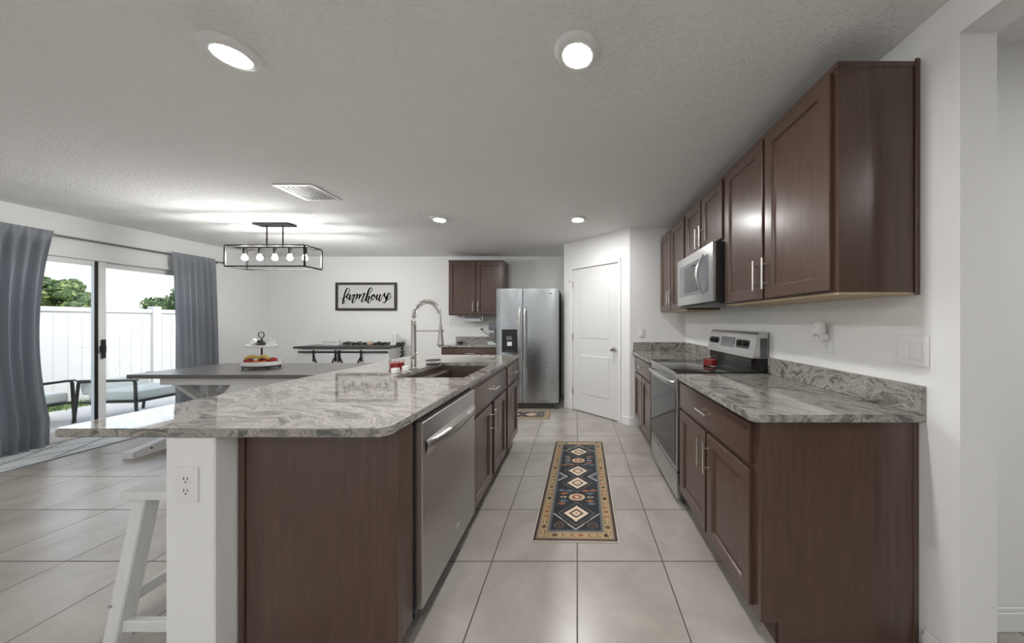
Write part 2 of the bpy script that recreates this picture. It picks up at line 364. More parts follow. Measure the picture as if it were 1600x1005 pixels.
def base_cab(label,W,loc,rz,doors,drawers,D=.60,top=.892,ends=(0,0),group='espresso base cabinets',lowdrawer=.69):
    """doors: list of (x0,x1,handle side); drawers: list of (x0,x1,pull)"""
    t=thing('base_cabinet',label,'cabinet',loc,rz,group)
    s=MB(); k=.018
    s.box(0,k,0,D,.105,top).box(W-k,W,0,D,.105,top).box(k,W-k,D-.008,D,.105,top).box(k,W-k,.02,D-.01,.105,.123)
    s.box(k,.04,0,.02,.105,top).box(W-.04,W-k,0,.02,.105,top).box(.04,W-.04,0,.02,top-.04,top).box(.04,W-.04,0,.02,.105,.145).box(.04,W-.04,0,.02,lowdrawer-.02,lowdrawer+.02)
    s.mi=1; s.box(.02,W-.02,.022,.03,.125,top-.03)
    s.obj('carcass',['cab','cabin'],t)
    s=MB(); s.box(0,W,.07,.085,0,.1045); s.obj('toe_kick','cab',t)
    for e,on in zip((0,1),ends):
        if on:
            s=MB(); x=-.019 if e==0 else W+.001; xx=(x,x+.018)
            s.box(*xx,.0,D,.1,top); s.box(*xx,.075,D,0,.1); s.box(xx[0]-(.004 if e==0 else 0),xx[1]+(.004 if e else 0),D-.02,D+.0,0,top,.002); s.obj('end_panel','cab',t)
    for x0,x1,hs in doors:
        d=shaker(x0,x1,.125,lowdrawer-.012).obj('door','cab',t,28)
        pull(d, x1-.03 if hs=='r' else x0+.03, lowdrawer-.012-.12)
    for x0,x1,p in drawers:
        d=shaker(x0,x1,lowdrawer+.014,top-.022,flat=True).obj('drawer_front','cab',t)
        if p: pull(d,(x0+x1)/2,(lowdrawer+top)/2,False,.14)
    return t
def wall_cab(label,W,loc,rz,doors,z0,z1,D=.315,ends=(0,0),hz=.13,group='espresso wall cabinets',tan=True):
    t=thing('wall_cabinet',label,'cabinet',loc,rz,group)
    s=MB(); s.box(0,W,.0,D,z0+.012,z1,.002); s.box(-.003,W+.003,-.006,D,z1-.022,z1+.004,.003)
    s.obj('carcass','cab',t)
    s=MB(); s.box(.004,W-.004,.004,D,z0+.002,z0+.0115); s.obj('underside','tan' if tan else 'cab',t)
    for e,on in zip((0,1),ends):
        if on:
            x=(-.008,.0) if e==0 else (W,W+.008)
            s=MB(); s.box(*x,D-.018,D+.0,z0,z1+.012,.003); s.obj('scribe_moulding','cab',t)
    for x0,x1,hs in doors:
        d=shaker(x0,x1,z0+.02,z1-.03).obj('door','cab',t,28)
        pull(d, x1-.03 if hs=='r' else x0+.03, z0+.02+hz)
    return t
RX=.7237       # face of the right hand base run
RZ=-PI/2       # right run faces the aisle; local x runs towards the viewer
# right base cabinet near (local x=0 far end)
Y1,Y2=1.2255,2.165
W=Y2-Y1-.02
base_cab('espresso base cabinet with two doors at the near right end',W,(RX,Y2,0),RZ,
  [(.03,W/2-.012,'r'),(W/2+.012,W-.03,'l')],[(.03,W-.03,1)],D=XR-RX-.002,ends=(0,1))
Y3,Y4=2.93,3.84
W=Y4-Y3-.03
base_cab('espresso base cabinet between the range and the pantry corner',W,(RX,Y4,0),RZ,
  [(.03,W/2-.012,'r'),(W/2+.012,W-.03,'l')],[(.03,W-.03,1)],D=XR-RX-.002)
# right wall cabinets
UX=1.0287; UD=XR-UX-.002; UZ0,UZ1=1.392,2.31
W=2.15-1.2255
wall_cab('tall espresso wall cabinet nearest the camera above the right counter',W,(UX,2.15,0),RZ,[(.02,W/2-.012,'r'),(W/2+.012,W-.02,'l')],UZ0,UZ1,UD,(0,1))
W=.77
wall_cab('short espresso wall cabinet directly over the microwave',W,(UX,2.925,0),RZ,[(.02,W/2-.012,'r'),(W/2+.012,W-.02,'l')],1.852,UZ1,UD,hz=.10)
W=.865
wall_cab('espresso wall cabinet at the far end by the pantry wall',W,(UX,3.795,0),RZ,[(.02,W/2-.012,'r'),(W/2+.012,W-.02,'l')],UZ0,UZ1,UD)
# ------------------------------------------------------------------ countertops
def slab(name,xs,ys,z0,z1,skip,cut,mats,edge_jitter=.0035):
    """grid slab with optional holes, top polished, sides rough; cut=(ix,iy,size) clipped corners"""
    bm=bmesh.new(); nx,ny=len(xs),len(ys)
    V={}
    def v(i,j,z):
        if (i,j,z) not in V: V[i,j,z]=bm.verts.new((xs[i],ys[j],z))
        return V[i,j,z]
    cells=[(i,j) for i in range(nx-1) for j in range(ny-1) if (i,j) not in skip]
    for (i,j) in cells:
        bm.faces.new((v(i,j,z1),v(i+1,j,z1),v(i+1,j+1,z1),v(i,j+1,z1)))
        bm.faces.new((v(i,j,z0),v(i,j+1,z0),v(i+1,j+1,z0),v(i+1,j,z0)))
        for (di,dj,a,b) in ((-1,0,(i,j+1),(i,j)),(1,0,(i+1,j),(i+1,j+1)),(0,-1,(i,j),(i+1,j)),(0,1,(i+1,j+1),(i,j+1))):
            if (i+di,j+dj) not in cells:
                f=bm.faces.new((v(*a,z0),v(*b,z0),v(*b,z1),v(*a,z1))); f.material_index=1
    bm.normal_update()
    for (cx,cy,sz) in cut:
        es=[e for e in bm.edges if all(abs(q.co.x-cx)<1e-4 and abs(q.co.y-cy)<1e-4 for q in e.verts)]
        r=bmesh.ops.bevel(bm,geom=es,offset=sz,segments=1,affect='EDGES')
        for f in r['faces']: f.material_index=1
    bm.normal_update()
    es=[e for e in bm.edges if len(e.link_faces)==2 and {f.material_index for f in e.link_faces}=={0,1}]
    bmesh.ops.bevel(bm,geom=es,offset=.003,segments=2,affect='EDGES')
    o=MB(); o.bm.free(); o.bm=bm
    return o.obj(name,mats,None,30)
CZ0,CZ1=.896,.926
o=slab('island_countertop',[-1.772,-1.20,-.735,-.638],[1.047,2.01,2.745,3.395],CZ0,CZ1,{(1,1)},[(-.638,1.047,.028),(-1.772,1.047,.015)],['granite','granite_edge'])
tag(o,'large veined grey granite island top with a sink cut-out','countertop')
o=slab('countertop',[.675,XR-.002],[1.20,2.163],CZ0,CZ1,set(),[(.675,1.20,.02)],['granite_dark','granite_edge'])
ct=tag(o,'veined granite counter nearest the camera on the right run','countertop','granite worktops')
m=MB(); m.box(XR-.022,XR-.002,1.20,2.163,CZ1+.0003,CZ1+.112,.002); m.obj('backsplash','granite_dark',ct)
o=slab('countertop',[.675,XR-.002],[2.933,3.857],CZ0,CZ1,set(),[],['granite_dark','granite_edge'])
ct=tag(o,'veined granite counter in the far corner beyond the range','countertop','granite worktops')
m=MB(); m.box(XR-.022,XR-.002,2.933,3.857,CZ1+.0003,CZ1+.108,.002); m.obj('backsplash','granite_dark',ct)
m=MB(); m.box(.69,XR-.023,3.837,3.857,CZ1+.0003,CZ1+.108,.002); m.obj('backsplash','granite_dark',ct)
# ------------------------------------------------------------------ island cabinets, face the aisle (+x)
IX=-.650; IZ=PI/2; ID=IX-KX1-.004
W=1.235-1.132-.006
t=thing('island_end_panel','wide flat espresso end panel of the island facing the camera','cabinet panel',(IX,1.132,0),IZ)
m=MB(); m.box(0,.018,0,ID,.105,.892).box(0,.018,.075,ID,0,.105); m.obj('side_panel','cab',t)
m=MB(); m.box(.0185,W,0,.02,.105,.892,.002); m.box(.0185,W,.07,.085,0,.1045); m.obj('filler_strip','cab',t)
m=MB(); m.box(-.008,.0,ID-.022,ID,0,.892,.003); m.obj('scribe_moulding','cab',t)
W=2.783-1.882
base_cab('espresso sink base cabinet with two doors on the island',W,(IX,1.882,0),IZ,[(.012,W/2-.03,'r'),(W/2+.03,W-.03,'l')],[(.012,W-.025,1)],D=ID)
W=3.32-2.79
base_cab('narrow espresso base cabinet at the far end of the island',W,(IX,2.79,0),IZ,[(.03,W-.03,'l')],[(.03,W-.03,1)],D=ID,ends=(0,1))
# ------------------------------------------------------------------ dishwasher
W=1.876-1.238
dw=thing('dishwasher','stainless steel dishwasher built into the near end of the island','dishwasher',(IX,1.238,0),IZ)
m=MB(); m.box(.012,W-.012,.0,.52,.11,.885); m.obj('tub','dgray',dw)
m=MB(); m.box(.03,W-.03,.06,.08,.0,.105); m.obj('toe_kick','black',dw)
m=MB(); m.box(.004,W-.004,-.032,-.001,.135,.882,.006,3); dd=m.obj('door','steeld',dw)
m=MB(); n=24; rows=[]
for i in range(n+1):
    u=i/n; x=.035+u*(W-.07); s_=math.sin(PI*min(1,max(0,u)))**.35 if 0<u<1 else 0
    out=-.034-.036*s_
    rows.append([(x,-.0325,.800),(x,out,.795),(x,out-.004,.785),(x,out,.755),(x,-.0325,.735)])
for a,b in zip(rows,rows[1:]):
    for k in range(4): m.quad([a[k],b[k],b[k+1],a[k+1]])
bmesh.ops.remove_doubles(m.bm,verts=m.bm.verts,dist=1e-5); m.obj('handle','steeld',dd,60)
m=MB(); m.tube([(W*.58+.022*math.cos(a),-.0325,.235+.012*math.sin(a)) for a in [2*PI*k/20 for k in range(20)]],.0012,6,closed=True); m.box(W*.58-.014,W*.58+.014,-.0335,-.032,.233,.237); m.obj('emblem','nickel',dd)
# ------------------------------------------------------------------ sink + faucet
t=thing('sink','dark bronze undermount sink in the island countertop','sink',(-.9675,2.3775,0))
hx,hy=.2325,.3675; b0=.70
m=MB(); zt=CZ0-.001
m.box(-hx-.012,-hx+.085,-hy-.02,hy+.02,zt-.045,zt-.035)       # side ledge
m.box(-hx+.083,-hx+.087,-hy,hy,b0,zt-.035)
m.box(hx-.004,hx+.0,-hy,hy,b0,zt); m.box(-hx+.085,hx,-hy-.004,-hy,b0,zt); m.box(-hx+.085,hx,hy,hy+.004,b0,zt); m.box(-hx+.085,hx,-hy,hy,b0-.006,b0)
m.box(-hx-.012,-hx-.008,-hy-.02,hy+.02,zt-.045,zt); m.box(-hx-.012,-hx+.085,hy,hy+.004,zt-.045,zt); m.box(-hx-.012,-hx+.085,-hy-.004,-hy,zt-.045,zt)
m.obj('basin','sinkm',t)
m=MB(); m.lathe([(.0,.004),(.03,.004),(.045,.0015),(.045,0)],(.05,.0,b0)); m.obj('drain','nickel',t)
FX,FY=-1.245,2.367
fa=thing('kitchen_faucet','tall brushed nickel spring spout faucet behind the sink','faucet',(FX,FY,CZ1))
m=MB(); m.lathe([(0,0),(.030,0),(.030,.006),(.022,.012),(.019,.02),(.018,.335),(.014,.34),(0,.34)],seg=24); m.obj('body','faucet',fa)
def arcp(t):
    if t<.12: return Vector((0,0,.34+t/.12*.03))
    if t<.88:
        a=PI*(1-(t-.12)/.76); return Vector((.1025+.1025*math.cos(a),0,.385+.13*math.sin(a)))
    return Vector((.205,0,.385-(t-.88)/.12*.06))
m=MB(); m.tube([arcp(i/60) for i in range(61)]+[(.205,0,.19)],.0062,10); m.obj('hose','faucet',fa)
m=MB(); pts=[]; turns=24; N_=turns*12
for i in range(N_+1):
    tt=i/N_*.80; p=arcp(tt); q=(arcp(min(1,tt+.01))-arcp(max(0,tt-.01))).normalized(); sd_=Vector((0,1,0)); nn=q.cross(sd_)
    a=2*PI*turns*i/N_; pts.append(p+(sd_*math.cos(a)+nn*math.sin(a))*.0165)
m.tube(pts,.0030,6); m.obj('spring','faucet',fa)
m=MB(); m.tube([(.205,0,.335),(.205,0,.30),(.205,0,.20),(.205,0,.185),(.205,0,.178)],[.010,.013,.023,.026,.021],20); m.obj('spray_head','faucet',fa)
m=MB(); m.cyl((.015,0,.292),(.186,0,.292),.0055,10); m.lathe([(.017,.0),(.024,.0),(.024,.014),(.017,.014),(.017,.0)],(.205,0,.285),20); m.obj('holder_arm','faucet',fa)
m=MB(); m.cyl((0,-.018,.09),(0,-.045,.09),.012,14); m.cyl((0,-.04,.09),(.05,-.05,.13),.005,10); m.obj('lever','faucet',fa)
# ------------------------------------------------------------------ range
W=.758; rg=thing('kitchen_range','stainless steel electric range with black glass cooktop','range',(.725,2.928,0),RZ)
m=MB(); m.box(.0,W,.0,.60,.04,.905); m.box(.02,W-.02,.06,.55,.0,.04); m.obj('body','dgray',rg)
m=MB(); m.box(.0,W,-.035,.522,.906,.934,.004,2); m.mi=1
for cx,cy,r in ((.2,.13,.105),(.56,.13,.085),(.2,.37,.08),(.56,.37,.105)):
    m.tube([(cx+r*math.cos(a),cy+r*math.sin(a),.9338) for a in [2*PI*k/40 for k in range(40)]],.0009,4,closed=True)
m.obj('cooktop',['bglass','gdisp'],rg)
m=MB(); m.box(.0,W,-.042,-.0355,.902,.932,.002); m.obj('cooktop_trim','steel',rg)
m=MB(); m.box(.004,W-.004,-.03,-.001,.235,.895,.005,2); od=m.obj('oven_door','steel',rg)
m=MB(); m.box(.03,W-.03,-.033,-.0305,.265,.80,.001); m.obj('oven_window','bglass',od)
m=MB(); n=20; m.tube([(.03+(W-.06)*i/n,-.036-.042*math.sin(PI*i/n)**.4,.855) for i in range(n+1)],.011,12); m.obj('handle','steel',od)
m=MB(); m.box(.004,W-.004,-.03,-.001,.045,.225,.005,2); m.obj('storage_drawer','steel',rg)
# backguard: black riser and slanted steel console
m=MB(); m.box(.0,W,.523,.60,.906,1.03); m.obj('riser','bglass',rg)
m=MB(); prof=[(.500,1.03),(.530,1.19),(.540,1.207),(.556,1.214),(.604,1.214),(.604,1.03)]
bm=m.bm; a_=[bm.verts.new((.0,y,z)) for y,z in prof]; b_=[bm.verts.new((W,y,z)) for y,z in prof]
for k in range(len(prof)): bm.faces.new((a_[k],a_[(k+1)%6],b_[(k+1)%6],b_[k]))
bm.faces.new(a_); bm.faces.new(b_[::-1]); cg=m.obj('backguard','steel',rg,25)
m=MB(); m.box(W+.0005,W+.003,.55,.60,1.035,1.17,.001); m.obj('side_cap','dgray',cg)
sl=math.atan2(.030,.16)
def on_console(x0,x1,z0,z1,t=.003):
    MM=Matrix.Translation((0,.500,1.03))@Matrix.Rotation(-sl,4,'X'); return MM,(x0,x1,-t,-.0005,z0,z1)
def cbox(nm,x0,x1,z0,z1,mt,t=.003):
    b=MB(); MM,a=on_console(x0,x1,z0,z1,t); b.box(*a,.0008,1,MM); return b.obj(nm,mt,cg)
cbox('display',.25,.47,.055,.135,'gdisp'); cbox('control_panel',.04,.19,.07,.125,'bglass'); cbox('control_panel',.50,.68,.06,.125,'bglass')
for kx in (.075,.15,.55,.63):
    MM,_=on_console(0,0,0,0); b=MB()
    p0=MM@Vector((kx,-.003,.097)); p1=MM@Vector((kx,-.022,.097)); b.tube([p0,p1],[.02,.017],18); q0=MM@Vector((kx,-.022,.085)); b.box(kx-.003,kx+.003,-.026,-.02,.08,.114,.001,1,MM); b.obj('knob','black',cg)
# ------------------------------------------------------------------ microwave
W=.757; mw=thing('microwave','stainless over the range microwave with curved handle','microwave',(.955,2.925,0),RZ)
m=MB(); m.box(.0,W,.014,.385,1.425,1.848); m.obj('housing','black',mw)
m=MB(); m.box(.0,W,-.012,.013,1.432,1.846,.003,2); fd=m.obj('door','steel',mw)
m=MB(); m.box(.06,W-.07,-.0135,-.0122,1.505,1.775,.0005); m.obj('window','gdisp',fd)
m=MB(); m.box(.19,W-.25,-.0142,-.0136,1.53,1.75); m.obj('window_mesh','bglass',fd)
m=MB(); n=20; m.tube([(W-.155,-.016-.05*math.sin(PI*i/n),1.49+.30*i/n) for i in range(n+1)],[.006+.007*math.sin(PI*i/n) for i in range(n+1)],12); m.obj('handle','steel',fd)
m=MB(); m.box(.02,W-.02,.03,.36,1.415,1.4245); m.obj('vent_plate','dgray',mw)
# ------------------------------------------------------------------ refrigerator
fr=thing('refrigerator','stainless side by side refrigerator with water dispenser','refrigerator',(-1.189,4.55,0))
W=.9175
m=MB(); m.box(.0,W,.075,.80,.03,1.765,.004); m.obj('cabinet_body','dgray',fr)
m=MB(); m.box(.01,W-.01,.06,.09,.0,.085,.003); m.box(.0,.06,.03,.074,.0,.07).box(W-.06,W,.03,.074,.0,.07); m.obj('base_grille','dgray',fr)
def fdoor(x0,x1,nm,hx):
    s=MB(); n=10
    prof=[(x0+(x1-x0)*i/n, .012-.012*math.sin(PI*i/n)) for i in range(n+1)]
    poly=[(x0,.07)]+[(x0,.018)]+prof[1:-1]+[(x1,.018),(x1,.07)]
    s.prism(poly,.095,1.773); d=s.obj(nm,'steelf',fr,30)
    h=MB(); k=16; h.tube([(hx,.004-.052*math.sin(PI*i/k)**.35 if 0<i<k else .006,.62+.88*i/k) for i in range(k+1)],.0125,12); h.obj('handle','nickel',d); return d
sx=.385
ld=fdoor(0,sx-.004,'freezer_door',sx-.035); rd=fdoor(sx+.004,W,'refrigerator_door',sx+.04)
m=MB(); m.box(.085,.31,-.006,.015,.84,1.175,.004); ds=m.obj('dispenser','black',ld)
m=MB(); m.box(.155,.235,-.010,-.0065,1.02,1.075,.002); m.obj('control_pad','gdisp',ds)
m=MB(); m.box(.165,.235,-.012,-.0065,.935,.995,.004); m.obj('paddle','white',ds)
m=MB(); m.box(.12,.28,-.018,-.0065,.855,.865,.002); m.obj('drip_tray','dgray',ds)
m=MB(); m.box(W-.20,W-.10,.0035,.012,1.695,1.708); m.obj('badge','dgray',rd)
# ------------------------------------------------------------------ back run, left of refrigerator
BX0=-2.155
base_cab('espresso base cabinet on the back wall left of the refrigerator',.94,(BX0,4.935,0),0,[(.03,.458,'r'),(.482,.91,'l')],[(.03,.91,1)],D=.60,top=.882)
o=slab('countertop',[-2.185,-1.21],[4.90,YB-.002],.883,.912,set(),[],['granite_dark','granite_edge'])
ct=tag(o,'short veined granite counter on the back wall beside the refrigerator','countertop','granite worktops')
m=MB(); m.box(-2.16,-1.21,YB-.022,YB-.002,.9123,1.022,.002); m.obj('backsplash','granite_dark',ct)
wall_cab('espresso wall cabinet hung on the back wall by the refrigerator',.925,(BX0,YB-.337,0),0,[(.015,.45,'r'),(.475,.91,'l')],1.393,2.315,.335,tan=False)
# ------------------------------------------------------------------ small wall things
def plate(name,label,cat,pos,rz,kind,w=.072,h=.117,group=None,mt='white'):
    t=thing(name,label,cat,pos,rz,group); s=MB(); s.box(-w/2,w/2,-.006,0,-h/2,h/2,.003,2); s.obj('cover_plate',mt,t)
    if kind=='outlet':
        for dz in (.02,-.02):
            s=MB(); s.lathe([(0,0),(.0165,0)],seg=20); 
            for v in s.bm.verts: v.co=Vector((v.co.x,-.0066,v.co.y*.95+dz))
            s.mi=1; s.box(-.0075,-.0055,-.0074,-.0066,dz-.002,dz+.008); s.box(.0055,.0075,-.0074,-.0066,dz-.002,dz+.007); s.tube([(0,-.0066,dz-.009),(0,-.0074,dz-.009)],.0026,8)
            s.obj('receptacle',[mt,'slot'],t)
    else:
        for i in range(kind):
            x=(i-(kind-1)/2)*.046
            s=MB(); s.box(x-.017,x+.017,-.0095,-.0062,-.034,.034,.0015); s.obj('rocker',mt,t)
    return t
plate('wall_outlet','white double outlet on the end of the island half wall','outlet',(-1.322,KY0-.0005,.734),0,'outlet',.075,.12)
plate('wall_outlet','white outlet on right wall with an air freshener plugged in','outlet',(XR-.0005,1.672,1.175),RZ,'outlet')
plate('light_switch','white double rocker switch plate on right wall near the opening','light switch',(XR-.0005,1.247,1.170),RZ,2,.118,.12)
plate('light_switch','white rocker switch plate on the pantry side wall','light switch',(.80,3.8595,1.159),0,1)
plate('wall_outlet','white outlet on back wall under the far wall cabinet','outlet',(-1.665,YB-.0005,1.165),0,'outlet',.115)
t=thing('air_freshener','white plug-in air freshener on the right wall outlet','air freshener',(XR-.008,1.678,1.20),RZ)
m=MB(); m.box(-.026,.026,-.05,-.001,-.012,.022,.008,3); m.obj('plug_body','white',t)
m=MB(); m.lathe([(0,.0),(.024,.0),(.026,.01),(.025,.058),(.020,.062),(0,.062)],(0,-.03,.0225),24); m.obj('scent_cap','white',t)
m=MB(); m.tube([(.018*math.cos(a),-.0515,.004+.012*math.sin(a)) for a in [PI*k/12 for k in range(13)]],.0022,6); m.obj('vent_slot','greylbl',t)
t=thing('paper_towel_holder','white paper towel roll under the far wall cabinet','paper towel',(-1.80,5.39,1.326))
m=MB(); m.cyl((-.15,0,0),(.14,0,0),.042,24); m.obj('paper_roll','paper',t)
m=MB(); m.cyl((-.17,0,0),(.165,0,0),.008,10); m.box(.15,.165,-.012,.012,-.04,.0665,.002).box(-.17,-.155,-.012,.012,-.04,.0665,.002); m.obj('bracket','nickel',t)
t=thing('stand_mixer','pale mint stand mixer beside the refrigerator','mixer',(-1.33,5.12,.9125))
m=MB(); m.box(-.11,.10,-.11,.12,.0,.028,.012,3); m.box(-.12,.0,-.09,.09,.03,.048,.006,2); m.obj('base','mint',t)
m=MB(); m.box(-.045,.045,.03,.12,.03,.235,.02,3); m.obj('column','gdisp',t)
m=MB(); m.box(-.085,.085,-.19,.12,.235,.35,.045,4); m.obj('motor_head','gdisp',t)
m=MB(); m.lathe([(0,.0),(.05,.0),(.085,.05),(.1,.15),(.103,.15),(.088,.05),(.05,-.004)],(0,-.06,.05),24); m.obj('bowl','steel',t)
m=MB(); m.tube(catmull([(-1.70,YB-.02,1.15),(-1.66,YB-.03,1.11),(-1.58,YB-.035,1.06),(-1.50,YB-.04,1.0),(-1.42,YB-.06,.93),(-1.40,YB-.1,.918)],6),.004,8); m.tube([(-1.70,YB-.0075,1.155),(-1.70,YB-.03,1.155)],.016,14)
tag(m.obj('power_cord','black'),'black plug and cord hanging from the back wall outlet','cord')
m=MB(); m.box(-2.08,-2.0,5.40,5.44,.913,.945,.006,2); tag(m.obj('phone_cradle','black'),'small black box lying on the back counter','box')
# ------------------------------------------------------------------ counter items
def candle(label,pos,r=.052,h=.082,fill=.058):
    t=thing('jar_candle',label,'candle',pos,0,'red jar candles')
    m=MB(); m.lathe([(0,.0),(r*.9,.0),(r,.006),(r,h-.01),(r*.97,h),(r*.92,h),(r*.93,h-.01),(r*.93,.009),(0,.009)],seg=32); m.obj('glass_jar','glass',t)
    m=MB(); m.lathe([(0,.0095),(r*.92,.0095),(r*.92,fill),(0,fill-.002)],seg=32); m.obj('wax','red',t)
    for dx in (-.015,.018):
        m=MB(); m.cyl((dx,0,fill-.002),(dx,0,fill+.012),.0015,6); m.obj('wick','black',t)
candle('red jar candle standing on the island beside the faucet',(-1.335,2.30,CZ1))
candle('red jar candle standing on the black glass cooktop',(1.055,2.47,.9345),.054,.085,.052)
for i,(x,y,lb) in enumerate(((-1.275,2.18,'small white ceramic cube in front of the island candle'),(-1.262,2.285,'small white ceramic cube at the foot of the faucet'))):
    t=thing('salt_shaker',lb,'shaker',(x,y,CZ1),.4*i,'white cube shakers')
    m=MB(); m.box(-.021,.021,-.021,.021,0,.036,.007,3); m.obj('body','whiteg',t)
    m=MB(); m.mi=0
    for a,b in ((-.008,0),(.008,0),(0,.008)): m.cyl((a,b,.0358),(a,b,.0366),.002,8)
    m.obj('pour_holes','slot',t)
t=thing('glass_dish','shallow clear glass dish with dark lid at the far side of the sink','dish',(-1.232,2.66,CZ1))
m=MB(); m.lathe([(0,0),(.05,0),(.058,.008),(.058,.030),(.055,.030),(.055,.010),(0,.004)],seg=28); m.obj('bowl','glass',t)
m=MB(); m.lathe([(0,.0305),(.059,.0305),(.059,.036),(.02,.040),(0,.040)],seg=28); m.obj('lid','black',t)
# ------------------------------------------------------------------ rugs
def hexc(r,g,b): 
    f=lambda c:(c/255/12.92 if c/255<=.04045 else ((c/255+.055)/1.055)**2.4); return (f(r),f(g),f(b))
RC=[('rug_navy',hexc(42,46,52)),('rug_tan',hexc(160,142,116)),('rug_brown',hexc(96,78,66)),('rug_cream',hexc(224,204,180)),('rug_rust',hexc(150,98,72)),('rug_steel',hexc(96,110,124)),('rug_edge',hexc(206,196,184)),('rug_ochre',hexc(178,154,114)),('rug_grey',hexc(112,102,94)),('rug_black',hexc(54,44,38))]
for n_,c_ in RC: M[n_]=mk_cloth(n_,c_,0.95)
NAVY,TAN,BRN,CRM,RUST,STL,EDG,OCH,GRY,BLK=range(10)
def kilim(x,y,W,Ln):
    hw=W/2; ex=hw-abs(x); ey=min(y,Ln-y); e=min(ex,ey)
    s=-1 if x<0 else 1
    if e<.006: return EDG
    if e<.013: return BLK
    if e<.028: return GRY if e>.02 else BRN
    if e<.082:
        al = y if ex<ey else x+hw; d=e-.028
        if .012<d<.042:
            k=(al/.052)%1; kk=int(al/.052)
            if kk%3==2: 
                if abs(k-.5)+abs(d-.027)/.052<.42: return (BRN,RUST,BLK)[kk//3%3]
            else:
                if .15<k<.85 and (.38<k<.62 or d<.019 or d>.035) : return (BRN,OCH)[(.44<k<.56)*1] if kk%2 else (RUST if k<.8 else BRN)
        return OCH if .008<d<.046 else TAN
    if e<.098: return GRY if int((y if ex<ey else x)/.011)%2 else STL
    X=abs(x); yy=min(y,Ln-y); far=y>Ln/2
    cs=[.268,.66]; md=[.46]
    for c in cs:
        r=X+abs(yy-c)*.95
        if r<.011: return RUST
        if r<.032: return CRM
        if r<.050: return BRN
        if r<.082: return CRM
        if r<.115: return NAVY
        if r<.123: return GRY
    r=X+abs(yy-.268)*.95
    if yy<.268 and .150<r<.158: return EDG
    for c in md:
        h=math.hypot(X/.058,(yy-c)/.044)
        if h<.25: return CRM
        if h<.68: return RUST
        if h<1: return OCH if int(math.atan2(yy-c,x)*5)%2 else CRM
        if abs(X-.098)/.026+abs(yy-c)/.014<1 : return CRM if abs(X-.098)>.006 else NAVY
        for (dx,dy,ca,cb) in ((.095,.048,STL,RUST),(.095,-.048,RUST,STL),(.062,.083,RUST,STL),(.105,-.082,STL,RUST),(.12,.09,RUST,STL)):
            if abs(X-dx)/.036+abs(yy-c-dy)/.017<1: return (ca if (x>0)!=far else cb)
    r=abs(.152-X)+abs(yy-.76)
    if .060<r<.070: return EDG
    if r<.060: return STL if r>.03 else NAVY
    if X<.02 and abs(yy-.76)<.006: return CRM
    h=math.hypot((X-.105),(yy-.145)*1.1)
    if h<.035: return BLK if .012<h<.022 or int(math.atan2(yy-.145,X-.105)*4)%2 else GRY
    return NAVY
def rug(name,label,W,Ln,loc,rz,fn,cell,mats,z=.007):
    nx,ny=round(W/cell),round(Ln/cell); bm=bmesh.new()
    g=[[bm.verts.new((-W/2+W*i/nx,Ln*j/ny,z)) for j in range(ny+1)] for i in range(nx+1)]
    for i in range(nx):
        for j in range(ny):
            f=bm.faces.new((g[i][j],g[i+1][j],g[i+1][j+1],g[i][j+1])); f.material_index=fn(-W/2+W*(i+.5)/nx,Ln*(j+.5)/ny,W,Ln)
    b=bmesh.ops.extrude_edge_only(bm,edges=[e for e in bm.edges if e.is_boundary])
    for q in b['geom']:
        if isinstance(q,bmesh.types.BMVert): q.co.z=.0005
    o=MB(); o.bm.free(); o.bm=bm; o=o.obj(name,mats,None,0,fix=True); o.location=loc; o.rotation_euler=(0,0,rz); return tag(o,label,'rug')
KM=[n_ for n_,_ in RC]
rug('runner_rug','long dark kilim runner with diamond medallions in the aisle',.508,1.52,(-.012,1.81,0),-.021,kilim,.0052,KM)
rug('kitchen_mat','short kilim mat on the floor before the refrigerator',.43,.78,(-.365,4.30,0),PI/2,kilim,.0065,KM)
M['rug_pale']=mk_cloth('rug_pale',(0.60,0.63,0.65),.95); M['rug_slate']=mk_cloth('rug_slate',(0.20,0.225,0.25),.95)
def trellis(x,y,W,Ln):
    e=min(W/2-abs(x),y,Ln-y)
    if e<.018: return 1
    if e<.04: return 0
    a=(x/.30+y/.52); b=(x/.30-y/.52)
    da=abs((a%1)-.5); db=abs((b%1)-.5)
    if da<.045 or db<.045: return 1
    return 0
rug('patio_door_rug','pale grey trellis pattern rug before the sliding patio door',.60,1.75,(-5.19,2.60,0),0,trellis,.014,['rug_pale','rug_slate'])
